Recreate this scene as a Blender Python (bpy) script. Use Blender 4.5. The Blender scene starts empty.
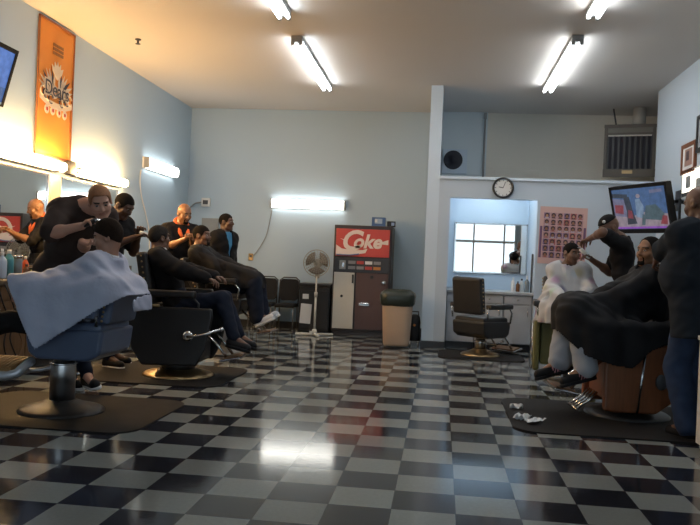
import bpy, bmesh, math, random
import numpy as np
from mathutils import Vector, Matrix
random.seed(7)
PI = math.pi
SC = bpy.context.scene
COL = SC.collection

# ---------------------------------------------------------------- camera
F_PX, YAW, PITCH, ROLL, CAM_H = 768.8, 0.11806, -0.00097, 0.04212, 1.172
_cy, _sy = math.cos(YAW), math.sin(YAW)
FW = np.array([-_sy*math.cos(PITCH), _cy*math.cos(PITCH), math.sin(PITCH)])
RT = np.array([_cy, _sy, 0.0])
UPV = np.cross(RT, FW)
CAM = np.array([0, 0, CAM_H])
def ray(x, y):
    u, v = x-350, y-262.5
    c, s = math.cos(ROLL), math.sin(ROLL)
    return RT*((c*u+s*v)/F_PX) - UPV*((-s*u+c*v)/F_PX) + FW
def at(x, y, Y):                       # the point seen at (x, y) that stands Y metres into the shop
    r = ray(x, y); return CAM + r*(Y/r[1])
def atx(x, y, X):
    r = ray(x, y); return CAM + r*(X/r[0])
def onfloor(x, y, z=0.0):
    r = ray(x, y); return CAM + r*((z-CAM_H)/r[2])
cam_d = bpy.data.cameras.new('camera'); cam_o = bpy.data.objects.new('camera', cam_d); COL.objects.link(cam_o)
_c, _s = math.cos(ROLL), math.sin(ROLL)
cx_ = _c*RT + _s*UPV; cu_ = _c*UPV - _s*RT
M_ = Matrix(((cx_[0], cu_[0], -FW[0], 0), (cx_[1], cu_[1], -FW[1], 0), (cx_[2], cu_[2], -FW[2], CAM_H), (0, 0, 0, 1)))
cam_o.matrix_world = M_
cam_d.sensor_width = 36; cam_d.lens = 36*F_PX/700; cam_d.clip_start = 0.05
SC.camera = cam_o

# ---------------------------------------------------------------- materials
def mat(name, col, rough=0.5, metal=0.0, var=0.06, scale=8.0, bump=0.0, bscale=40.0, spec=None, coat=0.0, stretch=None):
    m = bpy.data.materials.new(name); m.use_nodes = True
    nt = m.node_tree; N = nt.nodes; L = nt.links
    b = N['Principled BSDF']
    b.inputs['Roughness'].default_value = rough; b.inputs['Metallic'].default_value = metal
    if spec is not None: b.inputs['Specular IOR Level'].default_value = spec
    if coat: b.inputs['Coat Weight'].default_value = coat
    tc = N.new('ShaderNodeTexCoord')
    vec = tc.outputs['Object']
    if stretch:
        mp = N.new('ShaderNodeMapping'); mp.inputs['Scale'].default_value = stretch
        L.new(vec, mp.inputs[0]); vec = mp.outputs[0]
    nz = N.new('ShaderNodeTexNoise'); nz.inputs['Scale'].default_value = scale; nz.inputs['Detail'].default_value = 4
    L.new(vec, nz.inputs['Vector'])
    mx = N.new('ShaderNodeMix'); mx.data_type = 'RGBA'
    c = list(col)
    mx.inputs[6].default_value = (*[max(0, x*(1-var)) for x in c], 1)
    mx.inputs[7].default_value = (*[min(1, x*(1+var)) for x in c], 1)
    L.new(nz.outputs['Fac'], mx.inputs[0]); L.new(mx.outputs[2], b.inputs['Base Color'])
    if bump:
        n2 = N.new('ShaderNodeTexNoise'); n2.inputs['Scale'].default_value = bscale; n2.inputs['Detail'].default_value = 3
        L.new(vec, n2.inputs['Vector'])
        bp = N.new('ShaderNodeBump'); bp.inputs['Strength'].default_value = bump; bp.inputs['Distance'].default_value = 0.01
        L.new(n2.outputs['Fac'], bp.inputs['Height']); L.new(bp.outputs['Normal'], b.inputs['Normal'])
    return m
def emit(name, col, strength, var=0.0):
    m = bpy.data.materials.new(name); m.use_nodes = True
    b = m.node_tree.nodes['Principled BSDF']
    b.inputs['Base Color'].default_value = (*([0.8]*3 if strength > 2 else [0.01]*3), 1); b.inputs['Roughness'].default_value = 0.5 if strength > 2 else 0.25
    b.inputs['Emission Color'].default_value = (*col, 1); b.inputs['Emission Strength'].default_value = strength
    return m
def mirror_mat(name):
    m = bpy.data.materials.new(name); m.use_nodes = True
    b = m.node_tree.nodes['Principled BSDF']
    b.inputs['Metallic'].default_value = 1; b.inputs['Base Color'].default_value = (0.86, 0.88, 0.87, 1); b.inputs['Roughness'].default_value = 0.015
    return m
def glass_mat(name, col=(0.9, 0.95, 0.95), fac=0.12):
    m = bpy.data.materials.new(name); m.use_nodes = True
    nt = m.node_tree; N = nt.nodes; L = nt.links
    N.remove(N['Principled BSDF'])
    t = N.new('ShaderNodeBsdfTransparent'); t.inputs[0].default_value = (*col, 1)
    g = N.new('ShaderNodeBsdfGlossy'); g.inputs['Roughness'].default_value = 0.03
    mx = N.new('ShaderNodeMixShader'); mx.inputs[0].default_value = fac
    L.new(t.outputs[0], mx.inputs[1]); L.new(g.outputs[0], mx.inputs[2]); L.new(mx.outputs[0], N['Material Output'].inputs[0])
    return m

# ---------------------------------------------------------------- mesh helpers
def nb(): return bmesh.new()
def _setmi(faces, mi):
    for f in faces: f.material_index = mi
def bx(bm, c, s, bev=0.0, rot=None, mi=0, seg=2):
    t = bmesh.new(); bmesh.ops.create_cube(t, size=1)
    bmesh.ops.scale(t, vec=s, verts=t.verts)
    if bev: bmesh.ops.bevel(t, geom=t.edges[:], offset=bev, segments=seg, affect='EDGES', profile=0.6)
    if rot is not None: bmesh.ops.transform(t, matrix=rot.to_4x4(), verts=t.verts)
    bmesh.ops.translate(t, vec=c, verts=t.verts)
    _merge(bm, t, mi)
def _merge(bm, t, mi):
    mp = {}
    for v in t.verts: mp[v] = bm.verts.new(v.co)
    for f in t.faces:
        try:
            g = bm.faces.new([mp[v] for v in f.verts]); g.material_index = mi; g.smooth = f.smooth
        except ValueError: pass
    t.free()
def frame_of(d):
    d = Vector(d).normalized()
    a = Vector((0, 0, 1)) if abs(d.z) < 0.95 else Vector((1, 0, 0))
    x = a.cross(d).normalized(); y = d.cross(x)
    return x, y, d
def tube(bm, pts, r, seg=10, mi=0, caps=True, closed=False):
    pts = [Vector(p) for p in pts]; n = len(pts)
    rs = r if isinstance(r, (list, tuple)) else [r]*n
    rings = []
    x = None
    for i, p in enumerate(pts):
        if closed: d = pts[(i+1) % n]-pts[i-1]
        else: d = pts[min(i+1, n-1)]-pts[max(i-1, 0)]
        d.normalize()
        if x is None: x, y, _ = frame_of(d)
        else:
            x = (x-d*x.dot(d)).normalized(); y = d.cross(x)
        rings.append([bm.verts.new(p+(x*math.cos(2*PI*k/seg)+y*math.sin(2*PI*k/seg))*rs[i]) for k in range(seg)])
    for i in range(n if closed else n-1):
        A, B = rings[i], rings[(i+1) % n]
        for k in range(seg):
            f = bm.faces.new((A[k], A[(k+1) % seg], B[(k+1) % seg], B[k])); f.smooth = True; f.material_index = mi
    if caps and not closed:
        f = bm.faces.new(rings[0][::-1]); f.material_index = mi
        f = bm.faces.new(rings[-1]); f.material_index = mi
def cyl(bm, p0, p1, r0, r1=None, seg=24, mi=0): tube(bm, [p0, p1], [r0, r0 if r1 is None else r1], seg, mi)
def lathe(bm, prof, o=(0, 0, 0), seg=32, mi=0, axis='Z', smooth=True):
    o = Vector(o); rings = []
    for r, z in prof:
        ring = []
        for k in range(seg):
            a = 2*PI*k/seg; q = Vector((r*math.cos(a), r*math.sin(a), z))
            if axis == 'Y': q = Vector((q.x, q.z, -q.y))
            if axis == 'X': q = Vector((q.z, q.x, q.y))
            ring.append(bm.verts.new(o+q))
        rings.append(ring)
    for A, B in zip(rings, rings[1:]):
        for k in range(seg):
            f = bm.faces.new((A[k], A[(k+1) % seg], B[(k+1) % seg], B[k])); f.smooth = smooth; f.material_index = mi
    f = bm.faces.new(rings[0][::-1]); f.material_index = mi
    f = bm.faces.new(rings[-1]); f.material_index = mi
def ball(bm, c, r, mi=0, seg=16, sc=(1, 1, 1)):
    t = bmesh.new(); bmesh.ops.create_uvsphere(t, u_segments=seg, v_segments=max(6, seg//2), radius=r)
    bmesh.ops.scale(t, vec=sc, verts=t.verts); bmesh.ops.translate(t, vec=c, verts=t.verts)
    for f in t.faces: f.smooth = True
    _merge(bm, t, mi)
def poly(bm, pts, mi=0):
    f = bm.faces.new([bm.verts.new(p) for p in pts]); f.material_index = mi; return f
def prism(bm, pts2, z0, z1, fn, mi=0):
    """extrude the 2D outline pts2 from z0 to z1; fn maps (u, v, w) to a point"""
    A = [bm.verts.new(fn(u, v, z0)) for u, v in pts2]; B = [bm.verts.new(fn(u, v, z1)) for u, v in pts2]
    n = len(A)
    for fl in (A[::-1], B):
        f = bm.faces.new(fl); f.material_index = mi
    for k in range(n):
        f = bm.faces.new((A[k], A[(k+1) % n], B[(k+1) % n], B[k])); f.material_index = mi
def rrect(w, h, r, n=5, cx=0, cy=0):
    out = []
    for sx, sy, a0 in ((1, 1, 0), (-1, 1, 90), (-1, -1, 180), (1, -1, 270)):
        for k in range(n+1):
            a = math.radians(a0+90*k/n)
            out.append((cx+sx*(w/2-r)+r*math.cos(a), cy+sy*(h/2-r)+r*math.sin(a)))
    return out
def obj(name, bm, m, parent=None, loc=None, recalc=True):
    if recalc: bmesh.ops.recalc_face_normals(bm, faces=bm.faces[:])
    me = bpy.data.meshes.new(name); bm.to_mesh(me); bm.free()
    for x in (m if isinstance(m, (list, tuple)) else [m]): me.materials.append(x)
    o = bpy.data.objects.new(name, me); COL.objects.link(o)
    if parent is not None: o.parent = parent
    if loc is not None: o.location = loc
    return o
def tag(o, label, cat, group=None, kind=None):
    o['label'] = label; o['category'] = cat
    if group: o['group'] = group
    if kind: o['kind'] = kind
    return o
def thing(name, label, cat, loc=(0, 0, 0), rz=0.0, group=None):
    o = bpy.data.objects.new(name, None); COL.objects.link(o)
    o.location = loc; o.rotation_euler = (0, 0, rz); o.empty_display_size = 0.1
    return tag(o, label, cat, group)
def struct(name, bm, m, parent=None):
    o = obj(name, bm, m, parent)
    if parent is None: o['kind'] = 'structure'
    return o
def dup(root, loc, rz, label, group=None):
    r = root.copy(); COL.objects.link(r); r.location = loc; r.rotation_euler = (0, 0, rz); r['label'] = label
    if group: r['group'] = group
    for ch in list(root.children):
        c = ch.copy(); COL.objects.link(c); c.parent = r
        for g in ch.children:
            d = g.copy(); COL.objects.link(d); d.parent = c
    return r
def text_bm(bm, s, fn, size, depth=0.002, mi=0, shear=0.0, bold=0.0, spacing=1.0):
    """letters as solid mesh; fn maps (u right, v up, w out) to a point; text centred on 0,0"""
    cu = bpy.data.curves.new('t', 'FONT'); cu.body = s; cu.size = size; cu.extrude = depth; cu.align_x = 'CENTER'; cu.align_y = 'CENTER'
    cu.shear = shear; cu.offset = bold; cu.space_character = spacing; cu.resolution_u = 4
    o = bpy.data.objects.new('t', cu); COL.objects.link(o)
    dg = bpy.context.evaluated_depsgraph_get(); me = o.evaluated_get(dg).to_mesh()
    vs = [bm.verts.new(fn(v.co.x, v.co.y, v.co.z)) for v in me.vertices]
    for p in me.polygons:
        try:
            f = bm.faces.new([vs[i] for i in p.vertices]); f.material_index = mi
        except ValueError: pass
    o.evaluated_get(dg).to_mesh_clear(); bpy.data.objects.remove(o); bpy.data.curves.remove(cu)

# ---------------------------------------------------------------- soft bodies: blended volumes turned into one skin
def V(*a): return np.array(a, float)
def nrm(v): v = np.asarray(v, float); return v/max(1e-9, np.linalg.norm(v))
class Vol:
    def __init__(s): s.p = []; s.clips = []; s.noise = None
    def cap(s, a, b, ra, rb=None, k=0.03, op=1): s.p.append(('c', np.asarray(a, float), np.asarray(b, float), ra, ra if rb is None else rb, k, op)); return s
    def ell(s, c, R, r, k=0.02, op=1): s.p.append(('e', np.asarray(c, float), np.asarray(R, float), np.asarray(r, float), None, k, op)); return s
    def drop(s, a, b, ra, rb, h, k=0.05): s.p.append(('d', np.asarray(a, float), np.asarray(b, float), ra, rb, k, 1, h)); return s
    def box(s, c, R, r, rd, k=0.01, op=1): s.p.append(('b', np.asarray(c, float), np.asarray(R, float), np.asarray(r, float), rd, k, op)); return s
    def neck(s, pt, n, rad):
        pt = np.asarray(pt, float); n = nrm(n)
        s.clips.append(lambda q: np.minimum((q-pt)@n, rad-np.linalg.norm((q-pt)-((q-pt)@n)[:, None]*n, axis=1))); return s
    def plane(s, pt, n): pt = np.asarray(pt, float); n = nrm(n); s.clips.append(lambda q: (q-pt)@n); return s   # keeps the side n points away from
    @staticmethod
    def d1(p, q):
        if p[0] in 'cd':
            a, b, ra, rb = p[1], p[2], p[3], p[4]
            if p[0] == 'd':
                q = q.copy(); hl = ((b-a)[:2]**2).sum()
                zr = a[2]+(b[2]-a[2])*np.clip(((q-a)[:, :2]@(b-a)[:2])/hl, 0, 1) if hl > 0.02 else min(a[2], b[2]); q[:, 2] += np.clip(zr-q[:, 2], 0, p[7])
            ab = b-a; L = ab@ab
            t = np.clip(((q-a)@ab)/max(L, 1e-12), 0, 1)
            return np.linalg.norm(q-a-t[:, None]*ab, axis=1)-(ra+(rb-ra)*t)
        l = (q-p[1])@p[2].T
        if p[0] == 'e':
            k0 = np.linalg.norm(l/p[3], axis=1); k1 = np.linalg.norm(l/p[3]**2, axis=1)
            return np.where(k1 > 1e-6, k0*(k0-1)/np.maximum(k1, 1e-6), -p[3].min())
        w = np.abs(l)-(p[3]-p[4])
        return np.linalg.norm(np.maximum(w, 0), axis=1)+np.minimum(w.max(1), 0)-p[4]
    def bounds(s):
        lo = np.full(3, 1e9); hi = -lo
        for p in s.p:
            if p[6] < 0: continue
            if p[0] in 'cd':
                r = max(p[3], p[4]); l = np.minimum(p[1], p[2])-r; h = np.maximum(p[1], p[2])+r
                if p[0] == 'd': l[2] -= p[7]
            else:
                r = p[3].max() if p[0] == 'e' else np.linalg.norm(p[3]); l = p[1]-r; h = p[1]+r
            lo = np.minimum(lo, l); hi = np.maximum(hi, h)
        return lo, hi
    def mesh(s, vox=0.007):
        lo, hi = s.bounds(); lo = lo-3*vox-0.03; hi = hi+3*vox+0.03
        B = 16; n = np.ceil((hi-lo)/vox/B).astype(int)*B
        D = np.full(n, 1.0, np.float32)
        half = B*vox*0.87
        g = np.stack(np.meshgrid(*[np.arange(B)]*3, indexing='ij'), -1).reshape(-1, 3)*vox
        cen = np.stack(np.meshgrid(*[np.arange(k//B) for k in n], indexing='ij'), -1).reshape(-1, 3)
        cc = lo+(cen+0.5)*B*vox
        near = np.stack([Vol.d1(p, cc)*(0.55 if p[0] == 'e' else 1) < half+p[5]+0.03 for p in s.p], 1)
        pos = np.array([p[6] > 0 for p in s.p])
        for bi in np.nonzero((near & pos).any(1))[0]:
            q = g+lo+cen[bi]*B*vox
            d = np.full(len(q), 1.0)
            for pi in np.nonzero(near[bi])[0]:
                p = s.p[pi]; e = Vol.d1(p, q); k = p[5]
                if p[6] > 0:
                    h = np.maximum(k-np.abs(d-e), 0)/k; d = np.minimum(d, e)-h*h*k*0.25
                else:
                    e = -e; h = np.maximum(k-np.abs(d-e), 0)/k; d = np.maximum(d, e)+h*h*k*0.25
            if s.noise is not None: d = d+s.noise(q)
            for c in s.clips: d = np.maximum(d, c(q))
            i, j, k = cen[bi]*B
            D[i:i+B, j:j+B, k:k+B] = d.reshape(B, B, B)
        return nets(D, lo, vox)
def nets(D, lo, vox):
    I = D < 0
    n = np.array(D.shape)
    cnt = sum(I[i:n[0]-1+i, j:n[1]-1+j, k:n[2]-1+k].astype(np.int8) for i in (0, 1) for j in (0, 1) for k in (0, 1))
    act = np.argwhere((cnt > 0) & (cnt < 8))
    idx = np.full(n-1, -1, np.int32); idx[tuple(act.T)] = np.arange(len(act))
    acc = np.zeros((len(act), 3)); w = np.zeros(len(act))
    cs = [(i, j, k) for i in (0, 1) for j in (0, 1) for k in (0, 1)]
    vals = {c: D[tuple((act+np.array(c)).T)] for c in cs}
    for c in cs:
        for ax in range(3):
            if c[ax] == 1: continue
            c2 = list(c); c2[ax] = 1; c2 = tuple(c2)
            a, b = vals[c].astype(float), vals[c2].astype(float)
            m = (a < 0) != (b < 0)
            t = np.where(m, a/np.where(m, a-b, 1), 0)
            p = np.tile(np.array(c, float), (len(act), 1)); p[:, ax] += t
            acc[m] += p[m]; w += m
    vert = lo+(act+acc/w[:, None])*vox
    faces = []
    for ax in range(3):
        sl0 = [slice(None)]*3; sl1 = [slice(None)]*3; sl0[ax] = slice(0, -1); sl1[ax] = slice(1, None)
        a, b = I[tuple(sl0)], I[tuple(sl1)]
        u, v = (ax+1) % 3, (ax+2) % 3
        for flip in (False, True):
            e = np.argwhere((a & ~b) if not flip else (~a & b))
            if not len(e): continue
            e = e[(e[:, u] > 0) & (e[:, v] > 0) & (e[:, u] < n[u]-1) & (e[:, v] < n[v]-1)]
            q = []
            for du, dv in ((0, 0), (-1, 0), (-1, -1), (0, -1)):
                c = e.copy(); c[:, u] += du; c[:, v] += dv; q.append(idx[tuple(c.T)])
            q = np.stack(q, 1)
            if flip: q = q[:, ::-1]
            faces.append(q)
    f = np.concatenate(faces); f = f[(f >= 0).all(1)]
    return vert, f
def vobj(name, vf, mats, parent=None, org=(0, 0, 0), mi=None, keep=None, smooth=True, solid=0.0):
    v, f = vf
    if keep is not None:
        cen = v[f].mean(1); k = keep(cen); f = f[k]
        used = np.unique(f); rm = np.full(len(v), -1); rm[used] = np.arange(len(used)); v = v[used]; f = rm[f]
    me = bpy.data.meshes.new(name)
    org = np.asarray(org, float)
    me.vertices.add(len(v)); me.vertices.foreach_set('co', (v-org).astype(np.float32).ravel())
    me.loops.add(f.size); me.loops.foreach_set('vertex_index', f.astype(np.int32).ravel())
    me.polygons.add(len(f)); me.polygons.foreach_set('loop_start', np.arange(0, f.size, 4, dtype=np.int32))
    for m in (mats if isinstance(mats, (list, tuple)) else [mats]): me.materials.append(m)
    if mi is not None: me.polygons.foreach_set('material_index', mi(v[f].mean(1)).astype(np.int32))
    me.update(calc_edges=True); me.validate()
    me.polygons.foreach_set('use_smooth', np.full(len(me.polygons), smooth))
    o = bpy.data.objects.new(name, me); COL.objects.link(o)
    if parent is not None: o.parent = parent
    else: o.location = org
    if solid:
        md = o.modifiers.new('thick', 'SOLIDIFY'); md.thickness = solid; md.offset = -1
    return o
# ---------------------------------------------------------------- people
def ik(root, tgt, l1, l2, pole):
    v = tgt-root; d = min(np.linalg.norm(v), (l1+l2)*0.995); u = nrm(v)
    a = (l1*l1-l2*l2+d*d)/(2*d); h = math.sqrt(max(0, l1*l1-a*a))
    p = pole-u*(pole@u); p = nrm(p)
    return root+u*a+p*h, root+u*d
def basis(f, up=(0, 0, 1), roll=0.0):
    f = nrm(f); up = np.asarray(up, float); l = nrm(np.cross(up, f)); u = np.cross(f, l)
    if roll: l, u = l*math.cos(roll)+u*math.sin(roll), u*math.cos(roll)-l*math.sin(roll)
    return l, f, u
def hdir(az, pitch=0.0):
    """unit vector: azimuth in degrees from +X towards +Y, pitch up"""
    a, p = math.radians(az), math.radians(pitch); return V(math.cos(a)*math.cos(p), math.sin(a)*math.cos(p), math.sin(p))
class Body: pass
def skeleton(H, pelvis, az, spine, neck, head_f, handL, handR, footL, footR, twist=0.0, head_roll=0.0,
             poleL=None, poleR=None, kneeL=None, kneeR=None, toeL=None, toeR=None, hipw=0.09, shw=0.178):
    B = Body(); s = H/1.75; B.s = s; B.H = H
    f = hdir(az); B.f = f
    l = np.cross(V(0, 0, 1), f); B.l = l
    u = nrm(spine); B.u = u
    tf = nrm(f-u*(f@u)); tl = np.cross(u, tf)
    fs = hdir(az+twist); fs = nrm(fs-u*(fs@u)); sl = np.cross(u, fs); B.tf, B.tl = fs, sl
    B.pelvis = np.asarray(pelvis, float); B.chest = B.pelvis+u*0.50*s
    B.waist = B.pelvis+u*0.2*s
    nk = nrm(neck); B.nbase = B.chest+u*0.035*s
    B.hl, B.hf, B.hu = basis(head_f, roll=head_roll)
    B.head = B.nbase+nk*0.165*s+B.hf*0.015*s
    B.nk = nk
    B.shL = B.chest+sl*shw*s-u*0.02*s; B.shR = B.chest-sl*shw*s-u*0.02*s
    B.hipL = B.pelvis+tl*hipw*s-u*0.03*s; B.hipR = B.pelvis-tl*hipw*s-u*0.03*s
    dp = -u*0.6-fs*0.6
    B.elL, B.wrL = ik(B.shL, np.asarray(handL, float), 0.29*s, 0.26*s, nrm(dp+sl*0.5) if poleL is None else V(*poleL))
    B.elR, B.wrR = ik(B.shR, np.asarray(handR, float), 0.29*s, 0.26*s, nrm(dp-sl*0.5) if poleR is None else V(*poleR))
    B.knL, B.anL = ik(B.hipL, np.asarray(footL, float), 0.44*s, 0.42*s, f+V(0, 0, .2) if kneeL is None else V(*kneeL))
    B.knR, B.anR = ik(B.hipR, np.asarray(footR, float), 0.44*s, 0.42*s, f+V(0, 0, .2) if kneeR is None else V(*kneeR))
    B.toeL = nrm(f+l*0.15 if toeL is None else V(*toeL)); B.toeR = nrm(f-l*0.15 if toeR is None else V(*toeR))
    return B
def add_torso(v, B, g=0.0, belly=0.0, k=0.06, fem=0.0):
    s, u, f, l = B.s, B.u, B.tf, B.tl
    ch = B.chest-u*0.13*s
    v.cap(ch+l*0.085*s, ch-l*0.085*s, 0.105*s+g, k=k)
    v.cap(B.chest+l*0.1*s-u*0.04*s-f*0.01, B.chest-l*0.1*s-u*0.04*s-f*0.01, 0.07*s+g, k=k)
    v.cap(B.waist+l*0.065*s+f*belly*0.4, B.waist-l*0.065*s+f*belly*0.4, 0.098*s+g+belly*0.6, k=k)
    v.cap(B.pelvis+l*0.07*s, B.pelvis-l*0.07*s, 0.108*s+g, k=k)
    v.cap(B.chest-u*0.01*s, B.nbase+B.nk*0.015, 0.075*s+g, 0.058*s+g, k=k)
    for sh, q in ((B.shL, 1), (B.shR, -1)): v.cap(B.nbase, sh, 0.05*s+g, 0.062*s+g, k=k)
def add_arm(v, B, L, g=0.0, frac=1.0, k=0.03):
    s = B.s; sh, el, wr = (B.shL, B.elL, B.wrL) if L else (B.shR, B.elR, B.wrR)
    t = min(1, frac*2)
    v.cap(sh, sh+(el-sh)*t, 0.057*s+g, (0.057-0.014*t)*s+g, k=k)
    if frac > 0.5:
        t = (frac-0.5)*2; m = el+(wr-el)*0.3
        v.cap(el, el+(wr-el)*t, 0.043*s+g, (0.043-0.015*t)*s+g, k=k)
        if t > 0.4: v.cap(el, m, 0.040*s+g, 0.044*s+g, k=k)
def add_leg(v, B, L, g=0.0, k=0.04, frac=1.0):
    s = B.s; hp, kn, an = (B.hipL, B.knL, B.anL) if L else (B.hipR, B.knR, B.anR)
    v.cap(hp, kn, 0.088*s+g, 0.058*s+g, k=k)
    c = kn+(an-kn)*0.3
    e = kn+(an-kn)*frac
    v.cap(kn, e, 0.055*s+g, 0.037*s+g*1.2, k=k)
    bk = -nrm(B.f)*0.012
    v.cap(kn+bk, c+bk, 0.048*s+g, 0.054*s+g, k=k)
def add_hand(v, wr, el, dirn, nrmv, L, s=1.0, curl=0.5, thumb=0.4):
    """palm with four fingers of their own lengths and a thumb; nrmv points out of the palm"""
    d = nrm(dirn); n = np.asarray(nrmv, float); n = nrm(n-d*(n@d)); side = np.cross(n, d)*(1 if L else -1)   # towards the thumb
    k = 0.012
    kn = []
    for i, (o, ln) in enumerate(((0.033, 0.088), (0.011, 0.092), (-0.011, 0.088), (-0.032, 0.080))):
        a = wr+side*o*0.5*s+d*0.012*s; b = wr+side*o*s+d*ln*s; v.cap(a, b, 0.013*s, 0.0105*s, k=k); kn.append(b)
    for i, (b, ln, sp) in enumerate(zip(kn, (0.072, 0.082, 0.076, 0.058), (0.12, 0.04, -0.05, -0.15))):
        c1 = curl*(0.85+0.12*i); d1 = nrm(d*math.cos(c1)+n*math.sin(c1)+side*sp); m = b+d1*ln*0.5*s
        c2 = c1+curl*1.1; d2 = nrm(d*math.cos(c2)+n*math.sin(c2)+side*sp); e = m+d2*ln*0.32*s
        c3 = c2+curl*0.6; d3 = nrm(d*math.cos(c3)+n*math.sin(c3)+side*sp)
        v.cap(b, m, 0.0098*s, 0.0088*s, k=0.004); v.cap(m, e, 0.0088*s, 0.008*s, k=0.004); v.cap(e, e+d3*ln*0.24*s, 0.008*s, 0.0066*s, k=0.004)
    t0 = wr+side*0.022*s+d*0.03*s; td = nrm(side*0.8+d*0.75+n*thumb*0.6); t1 = t0+td*0.042*s
    td2 = nrm(side*0.25+d*0.9+n*thumb); t2 = t1+td2*0.033*s
    v.cap(t0, t1, 0.016*s, 0.0115*s, k=0.012); v.cap(t1, t2, 0.011*s, 0.0095*s, k=0.004); v.cap(t2, t2+nrm(td2+n*0.3*thumb)*0.022*s, 0.0095*s, 0.0075*s, k=0.004)
def add_head(v, B, sc=1.0):
    l, f, u = B.hl, B.hf, B.hu; s = B.s*sc*1.02; c = B.head
    R = np.array([l, f, u])
    P = lambda x, y, z: c+(l*x+f*y+u*z)*s
    v.cap(B.nbase-B.nk*0.02, P(0, -0.025, -0.05), 0.060*B.s, 0.055*B.s, k=0.03)
    v.ell(P(0, -0.008, 0.03), R, V(0.076, 0.098, 0.092)*s, k=0.02)
    v.ell(P(0, 0.03, -0.04), R, V(0.060, 0.064, 0.068)*s, k=0.03)
    v.cap(P(-0.012, 0.072, -0.093), P(0.012, 0.072, -0.093), 0.02*s, k=0.03)
    v.cap(P(-0.045, 0.03, -0.07), P(-0.012, 0.07, -0.092), 0.022*s, 0.018*s, k=0.02)
    v.cap(P(0.045, 0.03, -0.07), P(0.012, 0.07, -0.092), 0.022*s, 0.018*s, k=0.02)
    v.cap(P(-0.035, 0.078, 0.03), P(0.035, 0.078, 0.03), 0.014*s, k=0.02)
    for q in (-1, 1): v.ell(P(q*0.031, 0.094, 0.009), R, V(0.019, 0.014, 0.012)*s, k=0.012, op=-1)
    for q in (-1, 1): v.cap(P(q*0.05, 0.062, -0.022), P(q*0.038, 0.07, -0.03), 0.02*s, k=0.025)
    v.cap(P(0, 0.088, 0.012), P(0, 0.108, -0.022), 0.010*s, 0.0135*s, k=0.012)
    for q in (-1, 1): v.cap(P(q*0.012, 0.094, -0.026), P(q*0.013, 0.092, -0.028), 0.0095*s, k=0.01)
    for q in (-1, 1): v.ell(P(q*0.031, 0.081, 0.009), R, V(0.013, 0.011, 0.0095)*s, k=0.002)
    v.ell(P(0, 0.089, -0.052), R, V(0.023, 0.011, 0.0065)*s, k=0.005)
    v.ell(P(0, 0.087, -0.064), R, V(0.020, 0.011, 0.0075)*s, k=0.005)
    for q in (-1, 1):
        v.ell(P(q*0.077, -0.012, -0.004), R, V(0.010, 0.021, 0.032)*s, k=0.008)
        v.cap(P(q*0.073, 0.0, -0.004), P(q*0.076, -0.004, -0.02), 0.011*s, k=0.01)
        v.ell(P(q*0.086, -0.006, 0.0), R, V(0.006, 0.011, 0.017)*s, k=0.006, op=-1)
    B.P = P; B.hs = s
def face_mi(B):
    l, f, u, c, s = B.hl, B.hf, B.hu, B.head, B.hs
    def fn(q):
        d = (q-c)/s; x, y, z = np.abs(d@l), d@f, d@u
        r = np.zeros(len(q))
        lip = ((x/0.024)**2+((z+0.058)/0.0125)**2 < 1) & (y > 0.08); r[lip] = 1
        e = (((x-0.031)/0.0128)**2+((z-0.009)/0.0078)**2 < 1) & (y > 0.07) & (y < 0.1); r[e] = 2
        i = ((x-0.031)**2+(z-0.009)**2 < 0.0058**2) & (y > 0.08) & (y < 0.1); r[i] = 3
        br = (np.abs(x-0.033) < 0.02) & (np.abs(z-0.0305-0.1*(0.033-np.abs(x-0.033))*0.6) < 0.0045) & (y > 0.06); r[br] = 4
        return r
    return fn
def person(B, label, skin, group=None, head_sc=1.0, handdL=None, handdR=None, palmL=None, palmR=None, curlL=0.5, curlR=0.5, vox=0.0065, bare_feet=False, hand_scale=1.0):
    v = Vol()
    add_torso(v, B)
    add_head(v, B, head_sc)
    for L in (True, False):
        add_arm(v, B, L); add_leg(v, B, L)
        el, wr = (B.elL, B.wrL) if L else (B.elR, B.wrR)
        dd = handdL if L else handdR; pn = palmL if L else palmR
        d = nrm(wr-el) if dd is None else nrm(V(*dd))
        n = V(0, 0, -1) if pn is None else V(*pn)
        if abs(nrm(n)@d) > 0.95: n = n+B.f*0.5
        add_hand(v, wr, el, d, n, L, B.s*hand_scale, curlL if L else curlR)
        an, toe = (B.anL, B.toeL) if L else (B.anR, B.toeR)
        v.cap(an, an+toe*0.13*B.s-V(0, 0, 0.045)*B.s, 0.038*B.s, 0.028*B.s, k=0.03)
    B.org = V(B.pelvis[0], B.pelvis[1], 0)
    o = vobj('person', v.mesh(vox), [skin[0], skin[1], M['eye_white'], M['eye_dark'], M['brow']], None, B.org, face_mi(B))
    tag(o, label, 'person', group)
    B.o = o; return o
WR = lambda amp, sc, seed=0.0: (lambda q: amp*(np.sin(q[:, 0]*sc+1.7*np.sin(q[:, 2]*sc*0.6+seed))*np.sin(q[:, 2]*sc*0.9+2*np.sin(q[:, 1]*sc*0.5+seed))))
def shirt(B, m, g=0.016, sleeve=0.3, hem=-0.06, belly=0.0, vox=0.008, name='shirt', neck=0.02, open_front=None):
    v = Vol(); add_torso(v, B, g, belly)
    for L in (True, False): add_arm(v, B, L, g+0.004, sleeve)
    if hem < -0.08:
        for h in (B.hipL, B.hipR): v.cap(h, h-B.u*(-hem-0.05)*B.s, 0.10*B.s+g, k=0.06)
    v.neck(B.nbase+B.nk*neck*B.s, B.nk*0.8+B.u*0.3-B.tf*0.15, 0.11*B.s)
    v.plane(B.pelvis+B.u*hem*B.s, -B.u)
    v.noise = WR(0.004, 42, B.H)
    return vobj(name, v.mesh(vox), m, B.o, B.org)
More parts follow.
